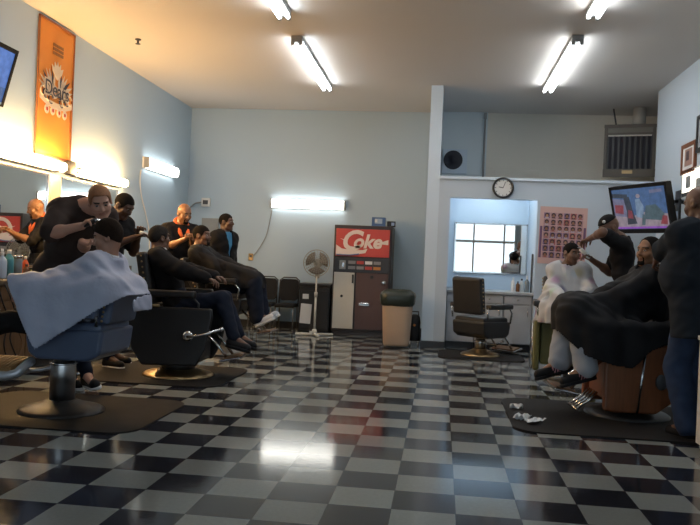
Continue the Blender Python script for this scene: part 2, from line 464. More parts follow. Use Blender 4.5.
def trousers(B, m, g=0.016, vox=0.008, frac=0.97, baggy=0.0, name='trousers'):
    v = Vol(); s = B.s
    v.cap(B.pelvis+B.tl*0.07*s, B.pelvis-B.tl*0.07*s, 0.110*s+g, k=0.06)
    v.cap(B.waist-B.u*0.08*s+B.tl*0.06*s, B.waist-B.u*0.08*s-B.tl*0.06*s, 0.098*s+g, k=0.06)
    for L in (True, False):
        add_leg(v, B, L, g+baggy, 0.03, frac)
        if baggy:
            kn, an = (B.knL, B.anL) if L else (B.knR, B.anR)
            v.cap(kn, kn+(an-kn)*frac, 0.06*s+g+baggy, 0.058*s+g+baggy, k=0.03)
    v.plane(B.pelvis+B.u*0.12*s, B.u)
    v.noise = WR(0.004, 38, 1+B.H)
    return vobj(name, v.mesh(vox), m, B.o, B.org)
def shoes(B, upper, sole, flash=None, vox=0.006, ln=.155):
    for L in (True, False):
        an, toe, kn = (B.anL, B.toeL, B.knL) if L else (B.anR, B.toeR, B.knR)
        s = B.s; t = nrm(toe); up = nrm(kn-an); up = nrm(up-t*(up@t)); sd = np.cross(up, t); R = np.array([sd, t, up])
        h = an-up*0.062*s
        v = Vol()
        v.cap(an+up*0.02*s, h-t*0.02*s+up*0.015, 0.047*s, 0.045*s, k=0.03)
        v.cap(h+t*0.0*s, h+t*ln*s+up*0.002, 0.046*s, 0.042*s, k=0.04)
        v.plane(h-up*0.018*s, -up); v.plane(an+up*0.045*s, up)
        fl = None
        mats = [upper] + ([flash] if flash else [])
        if flash: fl = lambda q, h=h, t=t, up=up, s=s: (((q-h)@t > 0.035*s) & ((q-h)@t < 0.095*s) & (np.sin(((q-h)@t)*260+((q-h)@up)*150) > 0.1)).astype(int)
        o = vobj('shoe', v.mesh(vox), mats, B.o, B.org, fl)
        v = Vol()
        v.cap(h-t*0.012*s-up*0.026*s, h+t*ln*s-up*0.026*s, 0.049*s, 0.046*s, k=0.03)
        v.plane(h-up*0.014*s, up); v.plane(h-up*0.04*s, -up)
        so = vobj('sole', v.mesh(vox), sole, o, B.org)
def hair(B, m, thick=0.008, line=0.055, back=-0.06, vox=0.005, top=0.0, name='hair', side=1.0, noise=0.0015, fade=False):
    v = Vol(); s = B.hs; R = np.array([B.hl, B.hf, B.hu])
    v.ell(B.P(0, -0.008, 0.03+top*0.3), R, (V(0.076*side, 0.098, 0.092+top)+thick)*s, k=0.02)
    def line_(q):                                    # brow, temple, sideburn, over the ear, nape
        d = (q-B.head)@np.stack([B.hf, B.hu], 1)/s
        return (np.interp(d[:, 0], [-0.12, -0.085, -0.045, -0.022, 0.012, 0.024, 0.046, 0.062, 0.12], [back, back, -0.025, 0.028, 0.022, -0.012, 0.012, line, line+0.012])-d[:, 1])*s*0.6
    def fade_(q):                                    # shaved sides: only the top is left long
        d = (q-B.head)@np.stack([B.hf, B.hu], 1)/s
        return (np.interp(d[:, 0], [-0.12, 0.12], [back, line])-d[:, 1])*s*0.8
    v.clips.append(fade_ if fade else line_)
    if noise: v.noise = lambda q: noise*np.sin(q[:, 0]*310)*np.sin(q[:, 1]*290+1)*np.sin(q[:, 2]*300)
    return vobj(name, v.mesh(vox), m, B.o, B.org)
def goatee(B, m, vox=0.005):
    v = Vol(); s = B.hs; P = B.P
    v.cap(P(-0.014, 0.077, -0.09), P(0.014, 0.077, -0.09), 0.0225*s, k=0.01)
    v.cap(P(-0.027, 0.086, -0.052), P(-0.025, 0.078, -0.085), 0.0065*s, k=0.008); v.cap(P(0.027, 0.086, -0.052), P(0.025, 0.078, -0.085), 0.0065*s, k=0.008)
    v.cap(P(-0.025, 0.088, -0.044), P(0.025, 0.088, -0.044), 0.006*s, k=0.008)
    return vobj('beard', v.mesh(vox), m, B.o, B.org)
def collar_ring(B, m, r=0.068, th=0.016, name='collar', tilt=0.2, dz=0.0):
    bm = nb(); n = nrm(B.nk+B.tf*(-tilt)*-1*-1); x = nrm(B.tl-n*(B.tl@n)); y = np.cross(n, x)
    c = B.nbase+B.nk*(0.02+dz)*B.s
    tube(bm, [Vector(c+(x*math.cos(a)+y*math.sin(a))*r*B.s-B.org) for a in np.linspace(0, 2*PI, 25)[:-1]], th, 8, closed=True)
    return obj(name, bm, m, B.o)
# ---------------------------------------------------------------- material library
M = {}
M['eye_white'] = mat('eye_white', (0.36, 0.32, 0.29), 0.4); M['eye_dark'] = mat('eye_dark', (0.02, 0.012, 0.01), 0.2); M['brow'] = mat('brow', (0.03, 0.02, 0.015), 0.8)
M['wall'] = mat('pale_blue_wall_paint', (0.455, 0.575, 0.68), 0.55, var=0.025, scale=1.2, bump=0.06, bscale=60)
M['wall_white'] = mat('white_blue_wall_paint', (0.58, 0.68, 0.78), 0.5, var=0.02, scale=1.5, bump=0.05, bscale=60)
M['wall_right'] = mat('right_wall_paint', (0.49, 0.59, 0.69), 0.55, var=0.025, scale=1.2, bump=0.05, bscale=60)
M['ceil'] = mat('ceiling_paint', (0.62, 0.585, 0.55), 0.8, var=0.03, scale=0.7, bump=0.15, bscale=90)
M['black'] = mat('black_plastic', (0.018, 0.018, 0.02), 0.4)
M['bezel'] = mat('matte_black_bezel', (.008, .008, .009), .6, spec=.15)
M['vinyl'] = mat('black_vinyl', (0.016, 0.015, 0.016), 0.38, bump=0.08, bscale=90)
M['darkgrey'] = mat('dark_grey', (0.06, 0.06, 0.065), 0.5)
M['grey'] = mat('grey_metal_paint', (0.30, 0.31, 0.31), 0.5)
M['chrome'] = mat('chrome', (0.62, 0.62, 0.63), 0.16, 1.0, var=0.02)
M['steel'] = mat('brushed_steel', (0.60, 0.60, 0.61), 0.30, 1.0, var=0.1, scale=30, stretch=(1, 1, 0.1))
M['dull_steel'] = mat('dull_steel', (0.20, 0.19, 0.18), 0.45, 0.8, var=0.2)
M['brass'] = mat('dull_brass', (0.35, 0.25, 0.13), 0.35, 0.9, var=0.2)
M['white'] = mat('white_enamel', (0.75, 0.75, 0.73), 0.4, var=0.03)
M['cream'] = mat('cream_panel', (0.55, 0.545, 0.50), 0.45, var=0.06, scale=4)
M['brown'] = mat('brown_panel', (0.085, 0.045, 0.040), 0.4, var=0.1, scale=5)
M['wood'] = mat('orange_wood', (0.20, 0.065, 0.022), 0.4, var=0.35, scale=6, stretch=(8, 8, 0.6), coat=0.2)
M['cabwood'] = mat('brown_wood', (0.16, 0.085, 0.04), 0.5, var=0.3, scale=6, stretch=(8, 8, 0.7))
M['blue_vinyl'] = mat('slate_blue_vinyl', (0.075, 0.10, 0.17), 0.34, var=0.12, bump=0.05, bscale=70)
M['rubber'] = mat('black_rubber_mat', (0.011, 0.010, 0.010), 0.75, var=0.6, scale=6, spec=0.2, bump=0.2, bscale=120)
M['mirror'] = mirror_mat('mirror_glass')
M['pane'] = glass_mat('window_pane')
M['tan'] = mat('beige_bin_plastic', (0.50, 0.37, 0.27), 0.5, var=0.05)
M['bag'] = mat('dark_green_bag', (0.022, 0.03, 0.022), 0.35, bump=0.4, bscale=14)
M['baseboard'] = mat('black_vinyl_baseboard', (0.014, 0.014, 0.017), 0.4)
M['tube'] = emit('fluorescent_tube', (0.93, 0.97, 1.0), 18)
M['tube_warm'] = emit('wrap_diffuser', (1.0, 0.98, 0.90), 6.2)
M['bulb'] = emit('warm_bulb', (1.0, 0.60, 0.24), 88)
M['paper'] = mat('white_paper', (0.72, 0.73, 0.74), 0.7, var=0.04)

# checker floor: 305 mm vinyl tiles, glossy wax
def floor_mat():
    m = bpy.data.materials.new('checker_vinyl_tile'); m.use_nodes = True
    nt = m.node_tree; N = nt.nodes; L = nt.links; b = N['Principled BSDF']
    geo = N.new('ShaderNodeNewGeometry'); mp = N.new('ShaderNodeMapping'); mp.vector_type = 'POINT'
    T = 0.305
    mp.inputs['Scale'].default_value = (1/T, 1/T, 0); mp.inputs['Location'].default_value = (-0.1167/T+40, -3.6757/T+40, 0.5)
    L.new(geo.outputs['Position'], mp.inputs[0])
    ck = N.new('ShaderNodeTexChecker'); ck.inputs['Scale'].default_value = 1.0
    L.new(mp.outputs[0], ck.inputs['Vector'])
    fl = N.new('ShaderNodeVectorMath'); fl.operation = 'FLOOR'; L.new(mp.outputs[0], fl.inputs[0])
    wn = N.new('ShaderNodeTexWhiteNoise'); wn.noise_dimensions = '3D'; L.new(fl.outputs[0], wn.inputs['Vector'])
    nz = N.new('ShaderNodeTexNoise'); nz.inputs['Scale'].default_value = 14; nz.inputs['Detail'].default_value = 8; nz.inputs['Roughness'].default_value = 0.7
    L.new(mp.outputs[0], nz.inputs['Vector'])
    wear = N.new('ShaderNodeTexNoise'); wear.inputs['Scale'].default_value = 0.45; wear.inputs['Detail'].default_value = 3
    L.new(mp.outputs[0], wear.inputs['Vector'])
    def mixc(a, bb, f):
        x = N.new('ShaderNodeMix'); x.data_type = 'RGBA'
        for s_, v_ in ((6, a), (7, bb)):
            if isinstance(v_, tuple): x.inputs[s_].default_value = (*v_, 1)
            else: L.new(v_, x.inputs[s_])
        L.new(f, x.inputs[0]); return x.outputs[2]
    li = mixc((0.20, 0.215, 0.205), (0.30, 0.32, 0.305), nz.outputs['Fac'])
    dk = mixc((0.010, 0.011, 0.017), (0.034, 0.035, 0.046), nz.outputs['Fac'])
    col = mixc(li, dk, ck.outputs['Fac'])
    hs = N.new('ShaderNodeHueSaturation'); L.new(col, hs.inputs['Color'])
    mr = N.new('ShaderNodeMapRange'); mr.inputs[3].default_value = 0.82; mr.inputs[4].default_value = 1.12
    L.new(wn.outputs['Value'], mr.inputs[0]); L.new(mr.outputs[0], hs.inputs['Value'])
    # dark joint line between tiles
    fr = N.new('ShaderNodeVectorMath'); fr.operation = 'FRACTION'; L.new(mp.outputs[0], fr.inputs[0])
    sp = N.new('ShaderNodeSeparateXYZ'); L.new(fr.outputs[0], sp.inputs[0])
    mxs = []
    for o_ in ('X', 'Y'):
        a = N.new('ShaderNodeMath'); a.operation = 'PINGPONG'; a.inputs[1].default_value = 0.5; L.new(sp.outputs[o_], a.inputs[0])
        c = N.new('ShaderNodeMath'); c.operation = 'LESS_THAN'; c.inputs[1].default_value = 0.006; L.new(a.outputs[0], c.inputs[0]); mxs.append(c.outputs[0])
    mm = N.new('ShaderNodeMath'); mm.operation = 'MAXIMUM'; L.new(mxs[0], mm.inputs[0]); L.new(mxs[1], mm.inputs[1])
    fin = mixc(hs.outputs[0], (0.03, 0.03, 0.03), mm.outputs[0])
    L.new(fin, b.inputs['Base Color'])
    rr = N.new('ShaderNodeMapRange'); rr.inputs[3].default_value = 0.06; rr.inputs[4].default_value = 0.15
    L.new(wear.outputs['Fac'], rr.inputs[0]); L.new(rr.outputs[0], b.inputs['Roughness'])
    b.inputs['IOR'].default_value = 1.45; b.inputs['Specular IOR Level'].default_value = 0.38
    bp = N.new('ShaderNodeBump'); bp.inputs['Strength'].default_value = 0.05; bp.inputs['Distance'].default_value = 0.004
    n3 = N.new('ShaderNodeTexNoise'); n3.inputs['Scale'].default_value = 9; n3.inputs['Detail'].default_value = 2; L.new(mp.outputs[0], n3.inputs['Vector'])
    L.new(n3.outputs['Fac'], bp.inputs['Height']); L.new(bp.outputs['Normal'], b.inputs['Normal'])
    return m
def block_mat():
    m = mat('painted_block', (0.76, 0.72, 0.63), 0.6, var=0.04, scale=2)
    nt = m.node_tree; N = nt.nodes; L = nt.links; b = N['Principled BSDF']
    tc = N.new('ShaderNodeNewGeometry'); sx = N.new('ShaderNodeSeparateXYZ'); L.new(tc.outputs['Position'], sx.inputs[0])
    cb = N.new('ShaderNodeCombineXYZ'); L.new(sx.outputs['X'], cb.inputs[0]); L.new(sx.outputs['Z'], cb.inputs[1])
    br = N.new('ShaderNodeTexBrick'); br.inputs['Scale'].default_value = 1; br.inputs['Brick Width'].default_value = 0.4; br.inputs['Row Height'].default_value = 0.2
    br.inputs['Mortar Size'].default_value = 0.008; br.inputs['Mortar Smooth'].default_value = 0.6
    L.new(cb.outputs[0], br.inputs['Vector'])
    bp = N.new('ShaderNodeBump'); bp.invert = True; bp.inputs['Strength'].default_value = 0.25; bp.inputs['Distance'].default_value = 0.006
    L.new(br.outputs['Fac'], bp.inputs['Height']); L.new(bp.outputs['Normal'], b.inputs['Normal'])
    return m
M['floor'] = floor_mat(); M['block'] = block_mat()

# ---------------------------------------------------------------- the shell
XL, XR, YB, YF, YP, ZC = -4.4, 2.9, 12.9, -1.6, 10.95, 3.72
def wbox(name, x0, x1, y0, y1, z0, z1, m, extra=()):
    bm = nb(); bx(bm, ((x0+x1)/2, (y0+y1)/2, (z0+z1)/2), (x1-x0, y1-y0, z1-z0))
    for a in extra: bx(bm, ((a[0]+a[1])/2, (a[2]+a[3])/2, (a[4]+a[5])/2), (a[1]-a[0], a[3]-a[2], a[5]-a[4]))
    return struct(name, bm, m)
wbox('floor', XL-.12, 3.95, YF-.12, YB+.12, -0.1, 0, M['floor'])
wbox('ceiling', XL-.12, 3.95, YF-.12, YB+.12, ZC, ZC+.1, M['ceil'])
wbox('wall_left', XL-.12, XL, YF-.12, YB+.12, 0, ZC, M['wall'])
wbox('wall_back', XL, 3.95, YB, YB+.12, 0, ZC, M['wall'])
wbox('wall_right', XR, XR+.12, YF-.12, 11.12, 0, ZC, M['wall_right'])
wbox('wall_right_rear', 3.83, 3.95, 11.0, YB, 0, ZC, M['wall'], [(XR+.12, 3.83, 11.0, 11.12, 0, ZC)])
wbox('wall_partition', -0.24, -0.07, YP, YB, 0, ZC, M['wall_white'])
# small back room with the mirror niche: front wall with an opening, its own roof forms the ledge
NX0, NX1, NZ = 0.09, 1.30, 2.14
wbox('wall_niche_front', -0.07, NX0, YP, YP+.1, 0, 2.40, mat('niche_wall_dimmed', (.49, .57, .655), .5, var=.02, scale=1.5, bump=.05, bscale=60), [(NX1, XR, YP, YP+.1, 0, 2.40), (NX0, NX1, YP, YP+.1, NZ, 2.40)])  # pillar's wall paint, base colour darkened for the light falling off along this wall
wbox('wall_niche_left', NX0-.08, NX0, YP+.1, 12.1, 0, 2.40, M['wall_white'])
wbox('wall_niche_right', NX1, NX1+.08, YP+.1, 12.1, 0, 2.40, M['wall_white'])
wbox('wall_niche_back', NX0, NX1, 12.02, 12.1, 0, 2.40, M['wall_white'])
wbox('trim_ledge', -0.07, XR-.001, YP-.03, YB-.001, 2.40, 2.44, M['wall_white'])
wbox('wall_upper_panel', -0.07, 0.66, 12.80, YB, 2.44, ZC, mat('pale_panel_paint', (.64, .72, .76), .55, var=.02))
wbox('wall_upper_block', 0.66, 3.83, 12.86, YB, 2.44, ZC, M['block'])
wbox('baseboard_back', XL, -0.24, YB-.012, YB, 0, 0.11, M['baseboard'])
wbox('baseboard_left', XL, XL+.012, YF, YB, 0, 0.11, M['baseboard'])
wbox('baseboard_right', XR-.012, XR, YF, YP, 0, 0.11, M['baseboard'])
wbox('baseboard_partition', -0.252, -0.07, YP-.012, YP, 0, 0.10, M['baseboard'], [(-0.07, NX0, YP-.012, YP, 0, 0.10), (NX1, XR, YP-.012, YP, 0, 0.10), (-0.252, -0.24, YP, YB, 0, .10)])
# shop front behind the camera: glazed wall whose daylight shows in the mirrors
WX0, WX1, WZ0, WZ1 = -3.9, 2.38, 0.45, 2.66
wbox('wall_front', XL, XR, YF-.12, YF, 0, WZ0, M['wall'], [(XL, XR, YF-.12, YF, WZ1, ZC), (XL, WX0, YF-.12, YF, WZ0, WZ1), (WX1, XR, YF-.12, YF, WZ0, WZ1)])
xs = [WX0, -2.32, -0.65, 1.03, 2.02, WX1]
for i in range(5):
    a, b_ = xs[i], xs[i+1]; bm = nb()
    zt = 2.02
    for (x0, x1, z0, z1) in ((a, a+.03, WZ0, WZ1), (b_-.03, b_, WZ0, WZ1), (a+.03, b_-.03, WZ0, WZ0+.05), (a+.03, b_-.03, WZ1-.05, WZ1), (a+.03, b_-.03, zt-.04, zt+.04)):
        bx(bm, ((x0+x1)/2, YF-.06, (z0+z1)/2), (x1-x0, .07, z1-z0))
    w = struct('window_%d' % (i+1), bm, M['white'])
    bm = nb(); bx(bm, ((a+b_)/2, YF-.06, (WZ0+zt)/2), (b_-a-.09, .006, zt-WZ0-.09)); bx(bm, ((a+b_)/2, YF-.06, (zt+WZ1)/2), (b_-a-.09, .006, WZ1-zt-.09))
    obj('pane', bm, M['pane'], w)
wbox('ground_outside', -14, 14, -26, YF-.12, -0.14, -0.02, mat('sidewalk', (0.5, 0.5, 0.48), 0.8))

# ---------------------------------------------------------------- ceiling and wall lights
def ceiling_light(x, y0, y1, label):
    t = thing('ceiling_light', label, 'ceiling light', (x, (y0+y1)/2, ZC), 0, 'eight foot fluorescent ceiling lights')
    L = y1-y0
    bm = nb(); bx(bm, (0, 0, -0.028), (0.13, L, 0.055), 0.008); bx(bm, (0, 0, -0.062), (0.05, L, 0.02), 0.004); obj('housing', bm, M['grey'], t)
    for sx in (-.045, .045):
        bm = nb(); cyl(bm, (sx, -L/2+.05, -0.082), (sx, L/2-.05, -0.082), 0.019, seg=14); obj('tube', bm, M['tube'], t)
    for sy in (-1, 1):
        for sx in (-.045, .045):
            bm = nb(); bx(bm, (sx, sy*(L/2-.028), -0.075), (0.04, 0.05, 0.06), 0.006); obj('lamp_holder', bm, M['grey'], t)
ceiling_light(-1.74, 8.60, 11.0, 'far left-hand two-tube fluorescent strip on the ceiling, above the checkered aisle')
ceiling_light(-1.70, 5.2, 7.75, 'near left-hand fluorescent strip cut by the top edge of the photo')
ceiling_light(1.36, 8.50, 10.90, 'far right-hand two-tube fluorescent strip on the ceiling, towards the clock wall')
ceiling_light(1.36, 5.2, 7.70, 'near right-hand fluorescent strip cut by the top edge of the photo')
bm = nb(); lathe(bm, [(0.035, 0), (0.035, -0.012), (0.014, -0.018), (0.012, -0.05), (0.03, -0.055), (0.03, -0.062)], (0, 0, 0), 16)
o = obj('sprinkler_head', bm, M['darkgrey']); o.location = (-3.7, 8.8, ZC); tag(o, 'small dark sprinkler head on the tan ceiling near the orange banner', 'sprinkler')
# back wall wrap light
def wall_light(label, loc, rz, L, h=0.14):
    t = thing('wall_light', label, 'wall light', loc, rz, 'wall mounted fluorescent lights')
    bm = nb(); bx(bm, (0, -0.012, 0), (L+.03, 0.024, h+.02), 0.006); obj('back_plate', bm, M['white'], t)
    bm = nb(); prism(bm, [(0, -h/2), (0.05, -h/2), (0.075, -h/4), (0.075, h/4), (0.05, h/2), (0, h/2)], -L/2+.02, L/2-.02, lambda u, v, w: (w, -0.024-u, v)); obj('diffuser', bm, M['tube_warm'], t)
    for s in (-1, 1):
        bm = nb(); bx(bm, (s*(L/2-.002), -0.06, 0), (0.03, 0.08, h+.01), 0.008); obj('end_cap', bm, M['grey'], t)
    return t
a = at(272, 204.5, 12.9); b_ = at(345, 204.5, 12.9)
wall_light('long white fluorescent light on the pale back wall, left of the red drinks machine', ((a[0]+b_[0])/2, YB, 2.115), 0, 1.27)
wall_light('short bright fluorescent light high on the left wall near the corner', (XL, 11.47, 2.50), PI/2, 1.30, 0.15)
def cord(name, pts, r, label, cat='cord', m=None):
    # smooth through the points
    P = [np.array(p, float) for p in pts]; out = []
    for i in range(len(P)-1):
        p0, p1, p2, p3 = P[max(i-1, 0)], P[i], P[i+1], P[min(i+2, len(P)-1)]
        for t in np.linspace(0, 1, 8, endpoint=False):
            out.append(0.5*(2*p1+(p2-p0)*t+(2*p0-5*p1+4*p2-p3)*t*t+(3*p1-p0-3*p2+p3)*t**3))
    out.append(P[-1]); bm = nb(); o0 = P[0]
    tube(bm, [p-o0 for p in out], r, 8); o = obj(name, bm, m or M['grey']); o.location = o0
    if label: tag(o, label, cat)
    return o
yb = YB-.012
cord('power_cord', [at(272, 209, yb), at(270, 220, yb), at(266, 236, yb), at(258, 250, yb), at(252, 257, yb)], 0.008, 'grey cord sagging from the back wall light down to its outlet')
q = at(251, 257, YB); bm = nb(); bx(bm, (0, -0.012, 0), (0.08, 0.024, 0.12), 0.008); bx(bm, (0.0, -0.03, .015), (0.035, 0.03, 0.035), 0.006, mi=1)
o = obj('wall_outlet', bm, [M['brass'], M['darkgrey']]); o.location = (q[0], YB, q[2]); tag(o, 'small brown wall outlet under the sagging cord on the back wall', 'outlet')
x_ = XL+.012
cord('power_cord', [atx(141, 170, x_), atx(140, 183, x_), atx(142, 198, x_), atx(146, 215, x_), atx(149, 232, x_), atx(150, 262, x_)], 0.010, 'white cord hanging from the left wall light behind the barbers', m=M['white'])
q = at(206.5, 202.5, YB); t = thing('junction_box', 'small white junction box with dark switch high on the back wall by the corner', 'junction box', (q[0], YB, q[2]))
bm = nb(); bx(bm, (0, -0.03, 0), (0.15, 0.06, 0.15), 0.01); obj('box', bm, M['white'], t)
bm = nb(); bx(bm, (0, -0.066, 0), (0.09, 0.012, 0.07), 0.004); obj('switch', bm, M['darkgrey'], t)
cord('conduit', [np.array(q)+(-.075, -.03, 0), at(196, 203, YB-.03), at(192, 206, YB-.03), (XL+.03, YB-.03, q[2]-.12), (XL+.02, YB-.05, q[2]-.25)], 0.013, 'thin grey conduit bending from the junction box into the corner', 'conduit')
q0, q1 = at(202.5, 218, YB), at(218.5, 236, YB)
t = thing('electric_panel', 'flat grey electrical panel on the back wall beside the man in the blue shirt', 'electrical panel', ((q0[0]+q1[0])/2, YB, (q0[2]+q1[2])/2))
w_, h_ = abs(q1[0]-q0[0]), abs(q0[2]-q1[2])
bm = nb(); bx(bm, (0, -0.02, 0), (w_, 0.04, h_), 0.006); obj('panel_box', bm, M['grey'], t)
bm = nb(); bx(bm, (0, -0.046, 0), (w_*.86, 0.012, h_*.88), 0.004); bx(bm, (w_*.32, -.056, 0), (.02, .012, .05)); obj('panel_door', bm, M['grey'], t)

# vanity lights over the left wall mirrors
def vanity(y0, y1, n, z, label):
    t = thing('vanity_light', label, 'vanity light', (XL, (y0+y1)/2, z), 0, 'warm vanity lights over the mirrors')
    L = y1-y0
    bm = nb(); bx(bm, (0.03, 0, 0), (0.06, L, 0.11), 0.01); obj('light_bar', bm, M['chrome'], t)
    for i in range(n):
        y = -L/2+L*(i+.5)/n
        bm = nb(); lathe(bm, [(0.02, 0.06), (0.022, 0.075), (0.02, 0.085)], (0, y, 0), 12, axis='X'); s_ = obj('socket', bm, M['chrome'], t)
        bm = nb(); ball(bm, (0.128, y, 0), 0.052, seg=14); obj('bulb', bm, M['bulb'], t)
vanity(6.65, 8.28, 11, 2.10, 'near warm globe vanity light over the mirror at the left edge')
vanity(8.66, 9.98, 9, 2.10, 'far warm globe vanity light over the mirror behind the red-haired barber')
bm = nb(); bx(bm, (0.04, 0, 0), (0.08, 0.14, 0.16), 0.01); o = obj('light_transformer', bm, M['darkgrey']); o.location = (XL, 8.55, 2.13); tag(o, 'small dark box on the wall between the two warm vanity lights', 'box')
# mirrors
def wmirror(y0, y1, z0, z1, label):
    t = thing('wall_mirror', label, 'mirror', (XL, (y0+y1)/2, (z0+z1)/2), 0, 'station mirrors on the left wall')
    bm = nb(); bx(bm, (0.008, 0, 0), (0.014, y1-y0, z1-z0)); obj('glass', bm, M['mirror'], t)
    bm = nb()
    for s in (-1, 1):
        bx(bm, (0.012, s*(y1-y0)/2, 0), (0.024, .02, z1-z0+.02)); bx(bm, (0.012, 0, s*(z1-z0)/2), (0.024, y1-y0, .02))
    obj('frame', bm, M['chrome'], t)
wmirror(6.2, 8.10, 1.0, 2.00, 'large wall mirror at the left edge showing the orange-collared barber')
wmirror(8.40, 9.95, 1.0, 2.00, 'wall mirror behind the red-haired bending barber')
bm = nb(); bx(bm, (0.015, 0, 0.07), (0.03, 0.24, 1.01), 0.004); o = obj('mirror_post', bm, mat('beige_post', (0.62, 0.52, 0.38), 0.6)); o.location = (XL, 8.255, 1.425); tag(o, 'narrow beige board between the two left wall mirrors', 'board')

# ---------------------------------------------------------------- orange banner with a winged crest
def banner():
    y0, y1, z0, z1 = 7.78, 8.58, 2.20, 3.69
    yc, zc = (y0+y1)/2, (z0+z1)/2
    t = thing('banner', 'tall orange cloth banner with winged dark and white crest high on the left wall', 'banner', (XL, yc, zc))
    W, H = y1-y0, z1-z0
    bm = nb(); n = 24
    g = [[bm.verts.new((0.02+0.006*math.sin(i*.7+j*.2), -W/2+W*i/12, -H/2+H*j/n)) for i in range(13)] for j in range(n+1)]
    for j in range(n):
        for i in range(12):
            f = bm.faces.new((g[j][i], g[j][i+1], g[j+1][i+1], g[j+1][i])); f.smooth = True
    o = obj('cloth', bm, mat('orange_banner_cloth', (0.78, 0.27, 0.035), 0.7, var=0.06, scale=3), t)
    md = o.modifiers.new('thick', 'SOLIDIFY'); md.thickness = 0.004
    bm = nb()
    for s in (-1, 1): bx(bm, (0.022, s*(W/2-.006), 0), (0.014, .012, H)); bx(bm, (0.022, 0, s*(H/2-.008)), (0.016, W, .02))
    obj('hem', bm, mat('dark_banner_edge', (0.28, 0.10, 0.04), 0.7), t)
    P = lambda u, v, w: (0.032+w, u, v)
    dark, pale, red = mat('crest_dark', (0.05, 0.045, 0.06), 0.7), mat('crest_pale', (0.72, 0.58, 0.42), 0.7), mat('crest_red', (0.45, 0.05, 0.03), 0.7)
    bm = nb()
    cz = 0.06
    # wings: fans of feathers left and right
    for s in (-1, 1):
        for k in range(7):
            a = math.radians(14+k*13); L = 0.37-.022*k
            x0, z0_ = s*0.06, cz-.10
            dx, dz = s*math.cos(a), math.sin(a)
            nx, nz = -dz, dx
            p = [(x0+nx*.012, z0_+nz*.012), (x0+dx*L*.6+nx*.028, z0_+dz*L*.6+nz*.028), (x0+dx*L, z0_+dz*L), (x0+dx*L*.6-nx*.018, z0_+dz*L*.6-nz*.018), (x0-nx*.012, z0_-nz*.012)]
            p = [(max(-W/2+.03, min(W/2-.03, u)), v) for u, v in p]
            prism(bm, p, -.004+.0007*k, 0.0, P, mi=(0 if k in (2, 5) else 1))
    for s in (-1, 1):                                   # curls at the wing roots
        for k in range(4): tube(bm, [P(s*(.12+.06*k)+.05*math.cos(a), cz-.17+.02*k+.05*math.sin(a), .003) for a in np.linspace(.3, 5.2, 12)], .009, 5, mi=k % 2)
    # plume / crown in the middle
    for k in range(5):
        a = math.radians(90+(k-2)*22); p0 = (0, cz+.08)
        lx, lz = math.cos(a), math.sin(a)
        q_ = [(p0[0]-lz*.02, p0[1]+lx*.02), (p0[0]+lx*.12-lz*.03, p0[1]+lz*.12+lx*.03), (p0[0]+lx*.19, p0[1]+lz*.19), (p0[0]+lx*.12+lz*.03, p0[1]+lz*.12-lx*.03), (p0[0]+lz*.02, p0[1]-lx*.02)]
        prism(bm, q_, -.002+.001*k, .003+.001*k, P, mi=1)
    # scroll band and rosettes beneath the letters
    pts = [(-.36, cz-.20), (-.2, cz-.25), (0, cz-.265), (.2, cz-.25), (.36, cz-.20), (.36, cz-.13), (.2, cz-.18), (0, cz-.195), (-.2, cz-.18), (-.36, cz-.13)]
    prism(bm, pts, 0, .004, P, mi=1)
    for x_ in (-.2, -.07, .07, .2):
        prism(bm, [(x_+.05*math.cos(a), cz-.29-.02*abs(x_)+.05*math.sin(a)) for a in np.linspace(0, 2*PI, 15)[:-1]], 0, .005, P, mi=1)
        prism(bm, [(x_+.022*math.cos(a), cz-.29-.02*abs(x_)+.022*math.sin(a)) for a in np.linspace(0, 2*PI, 11)[:-1]], 0, .007, P, mi=2)
    obj('crest', bm, [dark, pale, red], t)
    bm = nb()
    text_bm(bm, 'Dears', lambda u, v, w: P(u, cz-.06+v, .006+w*.6), 0.225, 0.002, 0, 0, 0.020)
    text_bm(bm, 'Dears', lambda u, v, w: P(u, cz-.06+v, .010+w*.6), 0.225, 0.002, 1, 0, 0.001)
    obj('lettering', bm, [pale, dark], t)
    bm = nb()
    rr = random.Random(3)
    for r in range(3):
        for k in range(6): bx(bm, (0.034, -.10+.04*k+.0*r, .50-.045*r), (.004, .026+.008*rr.random(), .032))
    obj('small_mark', bm, mat('mark_brown', (0.30, 0.13, 0.04), 0.7), t)
banner()

